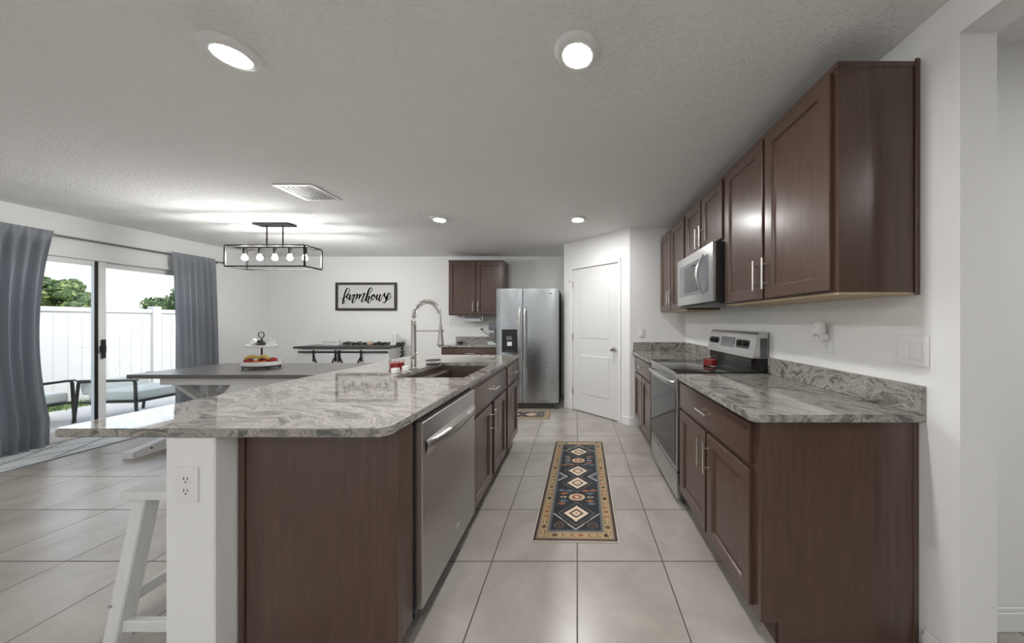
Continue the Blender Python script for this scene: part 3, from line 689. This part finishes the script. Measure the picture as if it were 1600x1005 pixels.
# ------------------------------------------------------------------ curtains and rod
RXC=XL+.085; RODZ=2.195
t=thing('curtain_rod','thin dark grey rod above the patio door','curtain rod',(RXC,0,RODZ))
m=MB(); m.cyl((0,2.45,0),(0,4.80,0),.012,12); m.obj('rod','rodm',t)
for y in (2.45,4.80):
    m=MB(); m.lathe([(0,-.02),(.016,-.012),(.02,0),(.016,.012),(0,.02)],(0,y,0),14); m.obj('finial','dgray',t)
for y in (2.48,4.77):
    m=MB(); m.cyl((-.0845,y,0),(0,y,0),.006,8); m.tube([(-.0845,y,0),(-.078,y,0)],.022,14); m.obj('bracket','dgray',t)
def curtain(label,ytop0,ytop1,folds,bulge,seed):
    rnd=random.Random(seed); nu,nv=folds*14,40; bm=bmesh.new(); ph=[rnd.uniform(-.7,.7) for _ in range(folds+2)]; am=[rnd.uniform(.65,1.25) for _ in range(folds+2)]
    g=[]
    for j in range(nv+1):
        v=j/nv; z=.012+v*(RODZ+.035-.012); row=[]
        gather=1-(v**6)*.35
        for i in range(nu+1):
            u=i/nu; k=int(u*folds); fr_=u*folds-k
            a=(am[k]*(1-fr_)+am[k+1]*fr_)*.046*(.7+.3*(1-v))*gather
            p=2*PI*u*folds+(ph[k]*(1-fr_)+ph[k+1]*fr_)*(1-v)
            x=.004+.012+a*math.sin(p)+a*.3*math.sin(2.3*p+seed)*(1-v)
            if v>.965: x=(.016 if math.sin(p)>0 else .013)+.004*math.sin(2*p)
            y=ytop0+(ytop1-ytop0)*u
            y+=bulge(u,v)+.010*math.cos(p)*(1-v)
            row.append(bm.verts.new((x,y,z-RODZ)))
        g.append(row)
    for j in range(nv):
        for i in range(nu): bm.faces.new((g[j][i],g[j][i+1],g[j+1][i+1],g[j+1][i]))
    r=bmesh.ops.solidify(bm,geom=bm.faces[:],thickness=.003)
    o=MB(); o.bm.free(); o.bm=bm; o=o.obj('curtain','curtain',None,60); o.location=(RXC+.012,0,RODZ); return tag(o,label,'curtain','grey patio door curtains')
curtain('grey curtain panel at the left edge of the patio door',2.58,3.235,8,lambda u,v:-.075*u*math.sin(PI*min(1,(1-v)*1.15))**.8*(1 if v<.98 else 0)-.03*u*(1-v),1)
curtain('grey curtain panel at the far side of the patio door',4.17,4.67,7,lambda u,v:.045*(1-v)**.5*(.9+.2*u),2)
# ------------------------------------------------------------------ ceiling lights
def can_light(x,y,label,group='round ceiling lights'):
    t=thing('ceiling_light',label,'ceiling light',(x,y,CEIL),0,group)
    m=MB(); m.lathe([(.0,-.0005),(.098,-.0005),(.098,-.006),(.094,-.014),(.082,-.022),(.066,-.026),(.061,-.025),(.061,-.021),(0,-.021)],seg=48); m.obj('trim_ring','white',t)
    m=MB(); m.lathe([(0,-.0305),(.038,-.0295),(.060,-.0265),(.060,-.0215),(0,-.0215)],seg=40); m.obj('lens','lens',t)
can_light(-1.485,1.337,'large round ceiling light at upper left above the island overhang')
can_light(0.0,1.334,'large round ceiling light near the camera above the aisle')
can_light(-1.543,3.487,'small far round ceiling light between the chandelier and the aisle')
can_light(.005,3.487,'small far round ceiling light in front of the pantry door')
for x,y in ((0.0,-.9),(-1.5,-2.9),(0.0,-2.9),(-3.6,-.9),(-3.6,1.337)):
    if y<1 : can_light(x,y,'added round fill light on the unseen ceiling behind the viewpoint')  # extra lamps out of view, added to fill the room with light
can_light(2.6,.2,'added unseen round light brightening the hall beyond the right opening')  # out of view, added so the hall is lit
# ------------------------------------------------------------------ ceiling vent
t=thing('ceiling_vent','white square louvred air vent in the ceiling','air vent',(-2.415,2.80,CEIL))
m=MB(); h=.172
m.box(-h,h,-h,-h+.03,-.008,-.0005,.002).box(-h,h,h-.03,h,-.008,-.0005,.002).box(-h,-h+.03,-h+.03,h-.03,-.008,-.0005,.002).box(h-.03,h,-h+.03,h-.03,-.008,-.0005,.002); m.obj('frame','white',t)
m=MB(); m.box(-h+.03,h-.03,-h+.03,h-.03,-.002,-.0005); m.obj('backing','black',t)
for i in range(7):
    x=-h+.047+i*(2*h-.094)/6
    m=MB(); MM=Matrix.Translation((x,0,-.0105))@Matrix.Rotation(math.radians(-6),4,'Y'); m.box(-.0075,.0075,-h+.03,h-.03,-.001,.001,0,1,MM); m.obj('louvre','white',t)
# ------------------------------------------------------------------ chandelier
cx0,cx1,cy0,cy1,cz0,cz1=-4.045,-3.13,3.57,3.81,1.925,2.165
t=thing('chandelier','black rectangular cage chandelier with five bulbs over the table','chandelier',((cx0+cx1)/2,(cy0+cy1)/2,CEIL))
hx,hy=(cx1-cx0)/2,(cy1-cy0)/2; zt,zb=cz1-CEIL,cz0-CEIL; b=.014
m=MB(); m.box(-.21,.21,-.06,.06,-.025,-.0005,.003); m.obj('canopy','blackm',t)
for x in (-.095,.095):
    m=MB(); m.cyl((x,0,-.025),(x,0,zt),.007,10); m.obj('rod','blackm',t)
m=MB()
for z in (zt,zb):
    for y in (-hy,hy): m.box(-hx,hx,y-b/2,y+b/2,z-b/2,z+b/2)
    for x in (-hx,hx): m.box(x-b/2,x+b/2,-hy+b/2,hy-b/2,z-b/2,z+b/2)
for x in (-hx,hx):
    for y in (-hy,hy): m.box(x-b/2,x+b/2,y-b/2,y+b/2,zb+b/2,zt-b/2)
m.obj('cage_frame','blackm',t)
m=MB(); m.box(-hx+b/2,hx-b/2,-.009,.009,zt-b/2,zt+b/2); m.obj('cross_bar','blackm',t)
for i in range(5):
    x=-hx*.78+i*hx*.39
    m=MB(); m.lathe([(0,0),(.017,0),(.020,-.07),(0,-.07)],(x,0,zt-b/2),16); so=m.obj('socket','blackm',t)
    m=MB(); m.lathe([(0,-.0705),(.012,-.0705),(.014,-.082),(.023,-.098),(.027,-.114),(.024,-.130),(.014,-.140),(0,-.143)],(x,0,zt-b/2),20); m.obj('bulb','bulb',so)
# ------------------------------------------------------------------ wall sign with lettering
sx0,sx1,sz0,sz1=-4.295,-3.21,1.487,1.985
t=thing('wall_sign','framed white farmhouse word sign on the back wall','sign',(sx0,YB,sz0))
SW,SH=sx1-sx0,sz1-sz0
m=MB(); f=.042
m.box(0,SW,-.03,-.001,0,f,.003).box(0,SW,-.03,-.001,SH-f,SH,.003).box(0,f,-.03,-.001,f,SH-f,.003).box(SW-f,SW,-.03,-.001,f,SH-f,.003); m.obj('frame','frame',t)
m=MB(); m.box(f,SW-f,-.014,-.001,f,SH-f); m.obj('board','signface',t)
strokes=[
 [(245,478),(300,462),(355,415),(405,335),(427,275),(400,248),(360,270),(325,360),(298,470),(278,560),(298,582),(320,540),(305,480),(285,470)],
 [(445,385),(412,372),(372,415),(368,455),(395,468),(430,425),(447,385)],[(447,385),(425,455),(430,500),(462,470),(490,400)],
 [(480,440),(500,385),(515,402),(552,382),(530,420),(500,490),(488,540),(505,567),(540,530),(572,470)],
 [(598,362),(590,420),(570,480)],[(570,480),(620,400),(655,378),(650,410),(625,485)],[(625,485),(690,395),(748,352),(745,395),(705,480),(693,525),(712,545),(745,510),(800,430)],
 [(785,460),(850,370),(905,300),(925,260),(900,238),(860,262),(828,340),(800,430),(782,535)],[(782,535),(815,450),(850,418),(858,445),(832,515),(832,555),(855,568),(890,525),(915,480)],
 [(965,382),(928,400),(905,455),(925,492),(962,470),(990,415),(968,380),(958,415),(1000,432),(1035,390)],
 [(1045,375),(1022,440),(1024,490),(1052,488),(1100,400)],[(1108,375),(1080,460),(1080,520),(1105,518),(1145,440)],
 [(1140,450),(1192,350),(1188,400),(1222,460),(1228,510),(1200,555),(1165,562),(1150,535)],
 [(1215,510),(1265,455),(1318,385),(1315,352),(1280,362),(1248,420),(1246,475),(1275,495),(1310,465),(1345,405)]]
m=MB()
for si,S in enumerate(strokes):
    P=catmull([((p[0]-125)/1335*SW, -.0155-.0001*si, SH-(p[1]-122)/608*SH) for p in S],7); prev=None
    for i,p in enumerate(P):
        d=(P[min(i+1,len(P)-1)]-P[max(i-1,0)]); d.y=0; d.normalize()
        wd=(.0055+.0085*max(0,-d.z)**1.2); nrm=Vector((-d.z,0,d.x))*wd
        cur=(p+nrm,p-nrm)
        if prev: m.quad([prev[0],prev[1],cur[1],cur[0]])
        prev=cur
bmesh.ops.solidify(m.bm,geom=m.bm.faces[:],thickness=.001); m.obj('lettering','ink',t,0,fix=False)
# ------------------------------------------------------------------ sideboard
BX0_,BX1_,BY0,BY1,BZ=-4.555,-3.085,5.09,5.50,.85
t=thing('sideboard','white barn door sideboard with dark wood top against back wall','sideboard',(BX0_,BY0,0)); W=BX1_-BX0_; D=BY1-BY0
m=MB(); m.box(-.075,W+.02,-.03,D+.005,BZ-.002,BZ+.033,.004); m.obj('top','darktop',t)
m=MB(); k=.02
m.box(0,k,0,D,.06,BZ-.003).box(W-k,W,0,D,.06,BZ-.003).box(k,W-k,D-.01,D,.06,BZ-.003).box(k,W-k,0,D-.01,.06,.09).box(k,W-k,0,D-.01,BZ-.06,BZ-.003).box(k,W-k,.03,D-.01,.44,.46).box(W/3-.01,W/3+.01,.01,D-.01,.09,BZ-.06).box(2*W/3-.01,2*W/3+.01,.01,D-.01,.09,BZ-.06)
m.box(0,.055,-.004,-.0,.06,BZ-.06).box(W-.055,W,-.004,0,.06,BZ-.06); m.box(W,W+.006,.0,.05,.06,BZ-.003).box(W,W+.006,D-.05,D,.06,BZ-.003).box(W,W+.006,.05,D-.05,BZ-.06,BZ-.003).box(W,W+.006,.05,D-.05,.06,.12)
m.obj('carcass','whitewood',t)
for x in (.03,W-.03):
    for y in (.03,D-.03):
        m=MB(); m.box(x-.025,x+.025,y-.025,y+.025,0,.0595); m.obj('foot','whitewood',t)
m=MB(); m.box(0,W,-.026,-.020,.782,.806,.001)
for x in (.02,W/2,W-.02): m.cyl((x,-.02,.794),(x,-.001,.794),.008,8)
m.obj('rail','blackm',t)
for (a0,a1) in ((.056,.24),(1.06,W-.056)):
    m=MB(); m.box(a0,a1,.002,.012,.091,BZ-.061); m.box(a0,a0+.05,-.003,.0018,.091,BZ-.061).box(a1-.05,a1,-.003,.0018,.091,BZ-.061); m.obj('front_panel','whitewood',t)
for (a0,a1) in ((.245,.64),(.665,1.055)):
    m=MB(); m.box(a0,a1,-.019,-.005,.08,.775); m.box(a0,a1,-.0215,-.0192,.70,.775).box(a0,a1,-.0215,-.0192,.08,.15); d=m.obj('barn_door','whitewood',t)
    m=MB(); m.bar((a0+.035,-.0235,.70),(a0+.15,-.0235,.43),.004,.05,0,(0,1,0)); m.bar((a1-.035,-.0235,.70),(a1-.15,-.0235,.43),.004,.05,0,(0,1,0)); m.obj('brace','frame',d)
    for x in (a0+.02,a1-.02):
        m=MB(); m.box(x-.016,x+.016,-.034,-.0265,.64,.825,.002); m.box(x-.016,x+.016,-.0265,-.0218,.64,.72); m.obj('hanger','blackm',d)
def leaf_mass(mb,pts,n,r,size,rnd,mats=2):
    for i in range(n):
        c=Vector(rnd.choice(pts))+Vector((rnd.gauss(0,r),rnd.gauss(0,r),abs(rnd.gauss(0,r))*.9))
        a=Vector((rnd.uniform(-1,1),rnd.uniform(-1,1),rnd.uniform(-.3,1))).normalized(); bq=a.cross(Vector((rnd.uniform(-1,1),rnd.uniform(-1,1),rnd.uniform(-1,1)))).normalized()
        s=size*rnd.uniform(.6,1.3); mb.mi=rnd.randrange(mats); mb.quad([c-a*s,c+bq*s*.4,c+a*s,c-bq*s*.4])
rnd=random.Random(3); m=MB()
gp=[(-4.05+.93*i/60,5.40+.02*math.sin(i*.5),.897) for i in range(61)]
leaf_mass(m,gp,750,.017,.026,rnd); leaf_mass(m,[(-3.12+.10*i/10,5.42,.897+.02*math.sin(i)-(.0 if i<5 else .0)) for i in range(11)],70,.010,.022,rnd)
leaf_mass(m,[(-3.025+.015*math.sin(i),5.38,.88-.27*i/24) for i in range(25)],130,.011,.022,rnd)
m.mi=0; m.tube(catmull([(p[0],p[1],p[2]+.004) for p in gp[::6]]+[(-3.09,5.41,.90),(-3.04,5.39,.90),(-3.02,5.38,.80),(-3.03,5.38,.62)],5),.005,6)
tag(m.obj('garland',['leaf','leaf2'],None,0),'dark green leafy garland along the sideboard top','garland')
t=thing('pumpkin','small cream pumpkin nestled in the sideboard garland','pumpkin',(-3.55,5.335,.884))
m=MB(); m.lathe([(0,.0),(.03,.002),(.047,.02),(.05,.035),(.043,.055),(.02,.064),(0,.060)],seg=32)
for v in m.bm.verts:
    a=math.atan2(v.co.y,v.co.x); s=1-.10*abs(math.cos(4*a)); v.co.x*=s; v.co.y*=s
m.obj('body','pumpkin',t)
m=MB(); m.tube([(0,0,.06),(.003,0,.072),(.01,0,.082)],[.007,.005,.004],8); m.obj('stem','stem',t)
t=thing('block_sign','low white printed block sign at the left of the sideboard','sign',(-4.22,5.33,.884))
m=MB(); m.box(-.145,.145,-.018,.018,0,.105,.003); m.obj('block','whitewood',t)
m=MB()
for k in range(9): m.box(-.115+k*.026,-.115+k*.026+.016,-.0188,-.0182,.045,.062)
m.obj('printing','greylbl',t)
t=thing('shelf_sign','tilted white printed sign at the right end of the sideboard','sign',(-3.16,5.33,.884),-.35)
m=MB(); MM=Matrix.Rotation(math.radians(-12),4,'X'); m.box(-.06,.06,-.01,.01,.003,.20,.003,1,MM); m.obj('board','whitewood',t)
m=MB()
for k in range(4): m.box(-.04,.03-.012*(k%2),-.0112,-.0102,.04+k*.038,.052+k*.038,0,1,MM)
m.obj('printing','greylbl',t)
# ------------------------------------------------------------------ dining table and bench
TX0,TX1,TY0,TY1,TZ=-4.44,-2.35,3.06,3.93,.765
t=thing('dining_table','farmhouse dining table with grey plank top and white trestles','table',(0,0,0))
m=MB()
for k in range(6):
    a=TY0+(TY1-TY0)*k/6; m.box(TX0,TX1,a+.0008,a+(TY1-TY0)/6-.0008,TZ-.04,TZ,.003)
m.obj('tabletop','tabletop',t)
m=MB(); m.box(TX0+.2,TX1-.2,TY0+.10,TY0+.125,TZ-.12,TZ-.041).box(TX0+.2,TX1-.2,TY1-.125,TY1-.10,TZ-.12,TZ-.041); m.obj('apron','whitewood',t)
for x in (-4.22,-2.55):
    c=3.56
    m=MB(); bm=m.bm; hw_=.045
    prof=[(2.92,.0),(2.92,.055),(c-.16,.15),(c+.16,.15),(4.06,.055),(4.06,0)]
    a_=[bm.verts.new((x-hw_,y,z)) for y,z in prof]; b_=[bm.verts.new((x+hw_,y,z)) for y,z in prof]
    for k in range(6): bm.faces.new((a_[k],a_[(k+1)%6],b_[(k+1)%6],b_[k]))
    bm.faces.new(a_); bm.faces.new(b_[::-1]); ft=m.obj('trestle_foot','whitewood',t,20)
    m=MB()
    for y in (3.05,3.2): m.tube([(x+hw_-.001,y,.05),(x+hw_+.003,y,.05)],.009,10)
    m.obj('bolt','blackm',ft)
    m=MB(); m.box(x-.045,x+.045,c-.045,c+.045,.151,TZ-.10,.003); m.obj('post','whitewood',t)
    m=MB(); m.box(x-.045,x+.045,TY0+.13,TY1-.13,TZ-.099,TZ-.041,.003); m.obj('top_rail','whitewood',t)
    for s in (-1,1):
        m=MB(); m.bar((x,c+s*.30,TZ-.10),(x,c+s*.05,.40),.06,.06,.002); m.obj('brace','whitewood',t)
m=MB(); m.box(-4.175,-2.595,3.53,3.59,.22,.32,.003); m.obj('stretcher','whitewood',t)
t=thing('dining_bench','low wooden bench with white frame behind the dining table','bench',(0,0,0))
m=MB(); m.box(-4.05,-2.55,4.10,4.42,.43,.465,.004); m.obj('seat','tabletop',t)
for x in (-3.95,-2.65):
    m=MB(); m.box(x-.04,x+.04,4.13,4.39,.0,.429,.004); m.obj('leg','whitewood',t)
m=MB(); m.box(-3.905,-2.695,4.24,4.28,.16,.24,.003); m.obj('stretcher','whitewood',t)
# ------------------------------------------------------------------ tiered tray with fruit
TXc,TYc=-3.52,3.47
t=thing('tiered_tray','white two tier tray with black ring handle on dining table','tray',(TXc,TYc,TZ))
m=MB(); m.lathe([(0,.032),(.165,.032),(.188,.042),(.196,.085),(.19,.085),(.18,.046),(0,.042)],seg=40,sy=.72); m.obj('lower_tray','whiteg',t)
m=MB(); m.tube([(.18*math.cos(a),.13*math.sin(a),.026) for a in [2*PI*k/32 for k in range(32)]],.006,8,closed=True)
for a in (0.5,2.6,3.7,5.7): m.cyl((.17*math.cos(a),.122*math.sin(a),.0),(.17*math.cos(a),.122*math.sin(a),.032),.006,8)
m.obj('wire_base','blackm',t)
m=MB(); m.cyl((0,0,.042),(0,0,.245),.008,12); m.tube([(.032*math.cos(a)-.005,0,.375+.032*math.sin(a)+.0) for a in [2*PI*k/28 for k in range(28)]],.0045,8,closed=True); m.cyl((0,0,.258),(0,0,.345),.006,10); m.obj('post','blackm',t)
m=MB(); m.lathe([(0,.236),(.14,.236),(.156,.242),(.160,.265),(.155,.265),(.148,.247),(0,.2445)],seg=40,sy=.72); m.obj('upper_tray','whiteg',t)
def fruit(kind,label,x,y,z,r=.038,rot=0):
    t=thing(kind,label,'fruit',(TXc+x,TYc+y,TZ+z),rot,'fruit on the tiered tray')
    if kind=='banana':
        m=MB(); pts=[(.11*math.sin(a),.0,-.06+.11*math.cos(a)) for a in [-.75+1.5*k/12 for k in range(13)]]
        m.tube(pts,[.005]+[.012+.008*math.sin(PI*k/12) for k in range(1,12)]+[.004],10); m.obj('peel','banana',t)
        m=MB(); m.tube([pts[-1],(pts[-1][0]+.012,0,pts[-1][2]-.006)],.004,8); m.obj('stem','stem',t); return
    m=MB(); m.lathe([(0,.1*r),(.35*r,.02*r),(.8*r,.35*r),(r,.95*r),(.85*r,1.5*r),(.4*r,1.75*r),(0,1.62*r)],seg=20); m.obj('flesh','apple' if kind=='apple' else 'orange',t)
    m=MB(); m.tube([(0,0,1.6*r),(.004,0,1.95*r)],.0025,6); m.obj('stem','stem',t)
fruit('apple','red apple at the left end of the lower tray',-.125,-.02,.043,.043)
fruit('apple','red apple at the right end of the lower tray',.122,.0,.043,.045)
fruit('apple','red apple left of centre at the front of the lower tray',-.055,-.06,.043,.034)
fruit('apple','red apple behind the tray post on the left',-.05,.055,.043,.04)
fruit('apple','red apple behind the tray post on the right',.055,.055,.043,.04)
fruit('orange','orange at the front centre of the lower tray',.015,-.07,.043,.031)
fruit('orange','orange right of centre at the front of the lower tray',.08,-.06,.043,.031)
fruit('banana','yellow banana lying over the fruit left of the post',-.058,-.045,.088,rot=.15)
fruit('banana','yellow banana lying over the fruit right of the post',.058,-.035,.088,rot=-.2)
ZU=TZ+.2455
t=thing('house_ornament','white wooden house ornament at left of the upper tray','ornament',(TXc-.085,TYc,ZU))
m=MB(); bm=m.bm; pr=[(-.035,0),(.035,0),(.035,.055),(0,.09),(-.035,.055)]
a_=[bm.verts.new((x,-.015,z)) for x,z in pr]; b_=[bm.verts.new((x,.015,z)) for x,z in pr]
for k in range(5): bm.faces.new((a_[k],a_[(k+1)%5],b_[(k+1)%5],b_[k]))
bm.faces.new(a_); bm.faces.new(b_[::-1]); m.obj('house','whitewood',t,20)
m=MB(); m.box(-.009,.009,-.0165,-.0152,.002,.03); m.obj('doorway','greylbl',t)
t=thing('grey_peg','small grey wooden block beside the house ornament','ornament',(TXc-.037,TYc-.03,ZU))
m=MB(); m.box(-.012,.012,-.012,.012,0,.045,.003); m.obj('block','greylbl',t)
t=thing('potted_plant','tiny green plant in a black pot on the upper tray','plant',(TXc+.03,TYc-.035,ZU))
m=MB(); m.lathe([(0,0),(.032,0),(.038,.034),(.034,.034),(.03,.028),(0,.028)],seg=24); m.obj('pot','black',t)
m=MB(); leaf_mass(m,[(0,0,.04)],90,.015,.014,random.Random(5)); m.obj('foliage',['leaf2','leaf'],t,0)
for i,(x,w_,lb) in enumerate(((.09,.036,'small white framed block at the right of the upper tray'),(.128,.022,'narrow grey white block at the far right of the upper tray'))):
    t=thing('wooden_block',lb,'ornament',(TXc+x,TYc-.005,ZU)); m=MB(); m.box(-w_/2,w_/2,-.012,.012,0,.085-.008*i,.002); m.obj('block','whitewood',t)
    m=MB(); m.box(-w_/2+.004,w_/2-.004,-.0135,-.0125,.07-.008*i,.076-.008*i); m.obj('printing','greylbl',t)
# ------------------------------------------------------------------ stool
t=thing('bar_stool','white wooden stool tucked under the island overhang','stool',(-1.575,1.36,0))
SZ=.645; hx,hy=.155,.185
m=MB(); m.box(-hx,hx,-hy,hy,SZ-.035,SZ,.008,2); m.obj('seat','whitewood',t)
def leg(sx_,sy_):
    m=MB(); p0=Vector((sx_*(hx-.045),sy_*(hy-.045),SZ-.0355)); p1=Vector((sx_*(hx+.025),sy_*(hy+.0),0))
    m.bar(p1,p0,.05,.05,.004); o=m.obj('leg','whitewood',t)
    s=MB(); q=p1.lerp(p0,.36); s.tube([(q.x+sx_*.02,q.y-.026,q.z),(q.x+sx_*.02,q.y-.0285,q.z)],.006,8); s.obj('bolt','greylbl',o); return p0,p1
LG={(a,b):leg(a,b) for a in (-1,1) for b in (-1,1)}
for k,(a,b) in enumerate((((-1,-1),(1,-1)),((-1,1),(1,1)),((-1,-1),(-1,1)),((1,-1),(1,1)))):
    f=.22 if k<2 else .36
    p=LG[a][1].lerp(LG[a][0],f); q=LG[b][1].lerp(LG[b][0],f); d=(q-p).normalized()
    m=MB(); m.bar(p+d*.02,q-d*.02,.024,.042,.003); m.obj('stretcher','whitewood',t)
# ------------------------------------------------------------------ outside
m=MB(); m.box(-8.2,XL-.15,-1,9,-.22,-.12); struct(m.obj('patio_floor','concrete'),'pale concrete patio outside the sliding door','patio')
m=MB(); m.box(-45,-8.2,-8,40,-.25,-.15); struct(m.obj('lawn','grass'),'green lawn around the patio','lawn')
m=MB(); m.box(-8.0,5,YR-8,YR-.16,-.22,-.12); struct(m.obj('bounce_ground','concrete'),'pale concrete terrace added behind the viewpoint to bounce sky light','ground')  # unseen pale slab added to bounce skylight in through the rear opening
fx=-8.7
t=thing('vinyl_fence','tall white vinyl privacy fence behind the patio','fence',(fx,0,0))
m=MB(); m.box(-.02,.02,-1,14,-.1,1.46)
for k in range(100): m.box(.02,.024,-1+k*.15,-1+k*.15+.135,-.05,1.40)
m.obj('boards','fence',t)
m=MB(); m.box(-.035,.045,-1,14,1.46,1.54,.006); m.obj('top_rail','fence',t)
for k in range(7):
    y=-.5+k*2.3; m=MB(); m.box(-.065,.065,y-.065,y+.065,-.15,1.60,.008); m.obj('post','fence',t)
rnd=random.Random(9); m=MB()
for i in range(1400):
    x=fx+.1+abs(rnd.gauss(0,.18)); y=rnd.uniform(1.5,9); h=rnd.uniform(.05,.16); a=rnd.uniform(0,6.3); d=Vector((math.cos(a),math.sin(a),0))*.012; l=Vector((rnd.uniform(-.04,.04),rnd.uniform(-.04,.04),h))
    p=Vector((x,y,-.15)); m.bm.faces.new([m.bm.verts.new(q) for q in (p-d,p+d,p+l)])
tag(m.obj('grass','grass',None,0,fix=False),'strip of grass at the foot of the white fence','grass',kind='stuff')
def tree(label,x,y,h,r,seed):
    t=thing('tree',label,'tree',(x,y,-.15),0,'trees beyond the fence'); rnd=random.Random(seed)
    m=MB(); m.tube([(0,0,0),(.05,.02,h*.4),(0,.05,h*.75)],[.12,.09,.04],8); m.obj('trunk','bark',t)
    m=MB()
    blobs=[(Vector((rnd.uniform(-r,r),rnd.uniform(-r,r),h*rnd.uniform(.50,.86))),rnd.uniform(.3,.55)*r) for _ in range(22)]
    for i in range(5200):
        c,rr=rnd.choice(blobs); n=Vector((rnd.gauss(0,1),rnd.gauss(0,1),rnd.gauss(0,1))).normalized(); p=c+n*rr*rnd.uniform(.75,1.05)
        a=Vector((rnd.gauss(0,1),rnd.gauss(0,1),rnd.gauss(0,1))).normalized(); bq=n.cross(a).normalized()*.06; a=bq.cross(n).normalized()*.10
        m.mi=0 if rnd.random()<.6 else 1; m.quad([p-a,p+bq,p+a,p-bq])
    m.obj('foliage',['treeleaf','treeleaf2'],t,0,fix=False)
tree('broad green tree beyond the fence behind the left glass panel',-20,11.75,3.35,.78,1)
tree('green tree beyond the fence mostly hidden by the far curtain',-20,16.7,3.4,1.2,2)
def patio_chair(label,loc,rz):
    t=thing('patio_chair',label,'chair',loc,rz,'black metal patio chairs')
    m=MB(); m.box(-.33,.33,-.34,.30,.29,.42,.04,4); m.obj('seat_cushion','cush',t)
    m=MB(); MM=Matrix.Translation((0,.33,.40))@Matrix.Rotation(math.radians(-14),4,'X'); m.box(-.33,.33,-.07,.05,-.02,.16,.04,4,MM); m.obj('back_cushion','cush',t)
    m=MB(); m.box(-.36,.36,-.36,.36,.262,.288,.003); m.obj('seat_frame','blackm',t)
    for s in (-1,1):
        m=MB(); m.tube([(s*.37,-.36,.0),(s*.37,-.34,.56),(s*.37,-.30,.585),(s*.37,.36,.56),(s*.37,.42,.0)],.017,8); m.box(s*.37-.03,s*.37+.03,-.36,.36,.575,.595,.004); m.obj('arm_frame','blackm',t)
patio_chair('black patio chair with pale cushions behind the right glass panel',(-6.60,4.72,-.12),1.66)
patio_chair('black patio chair with pale cushions beside the left curtain',(-7.45,4.02,-.12),PI)
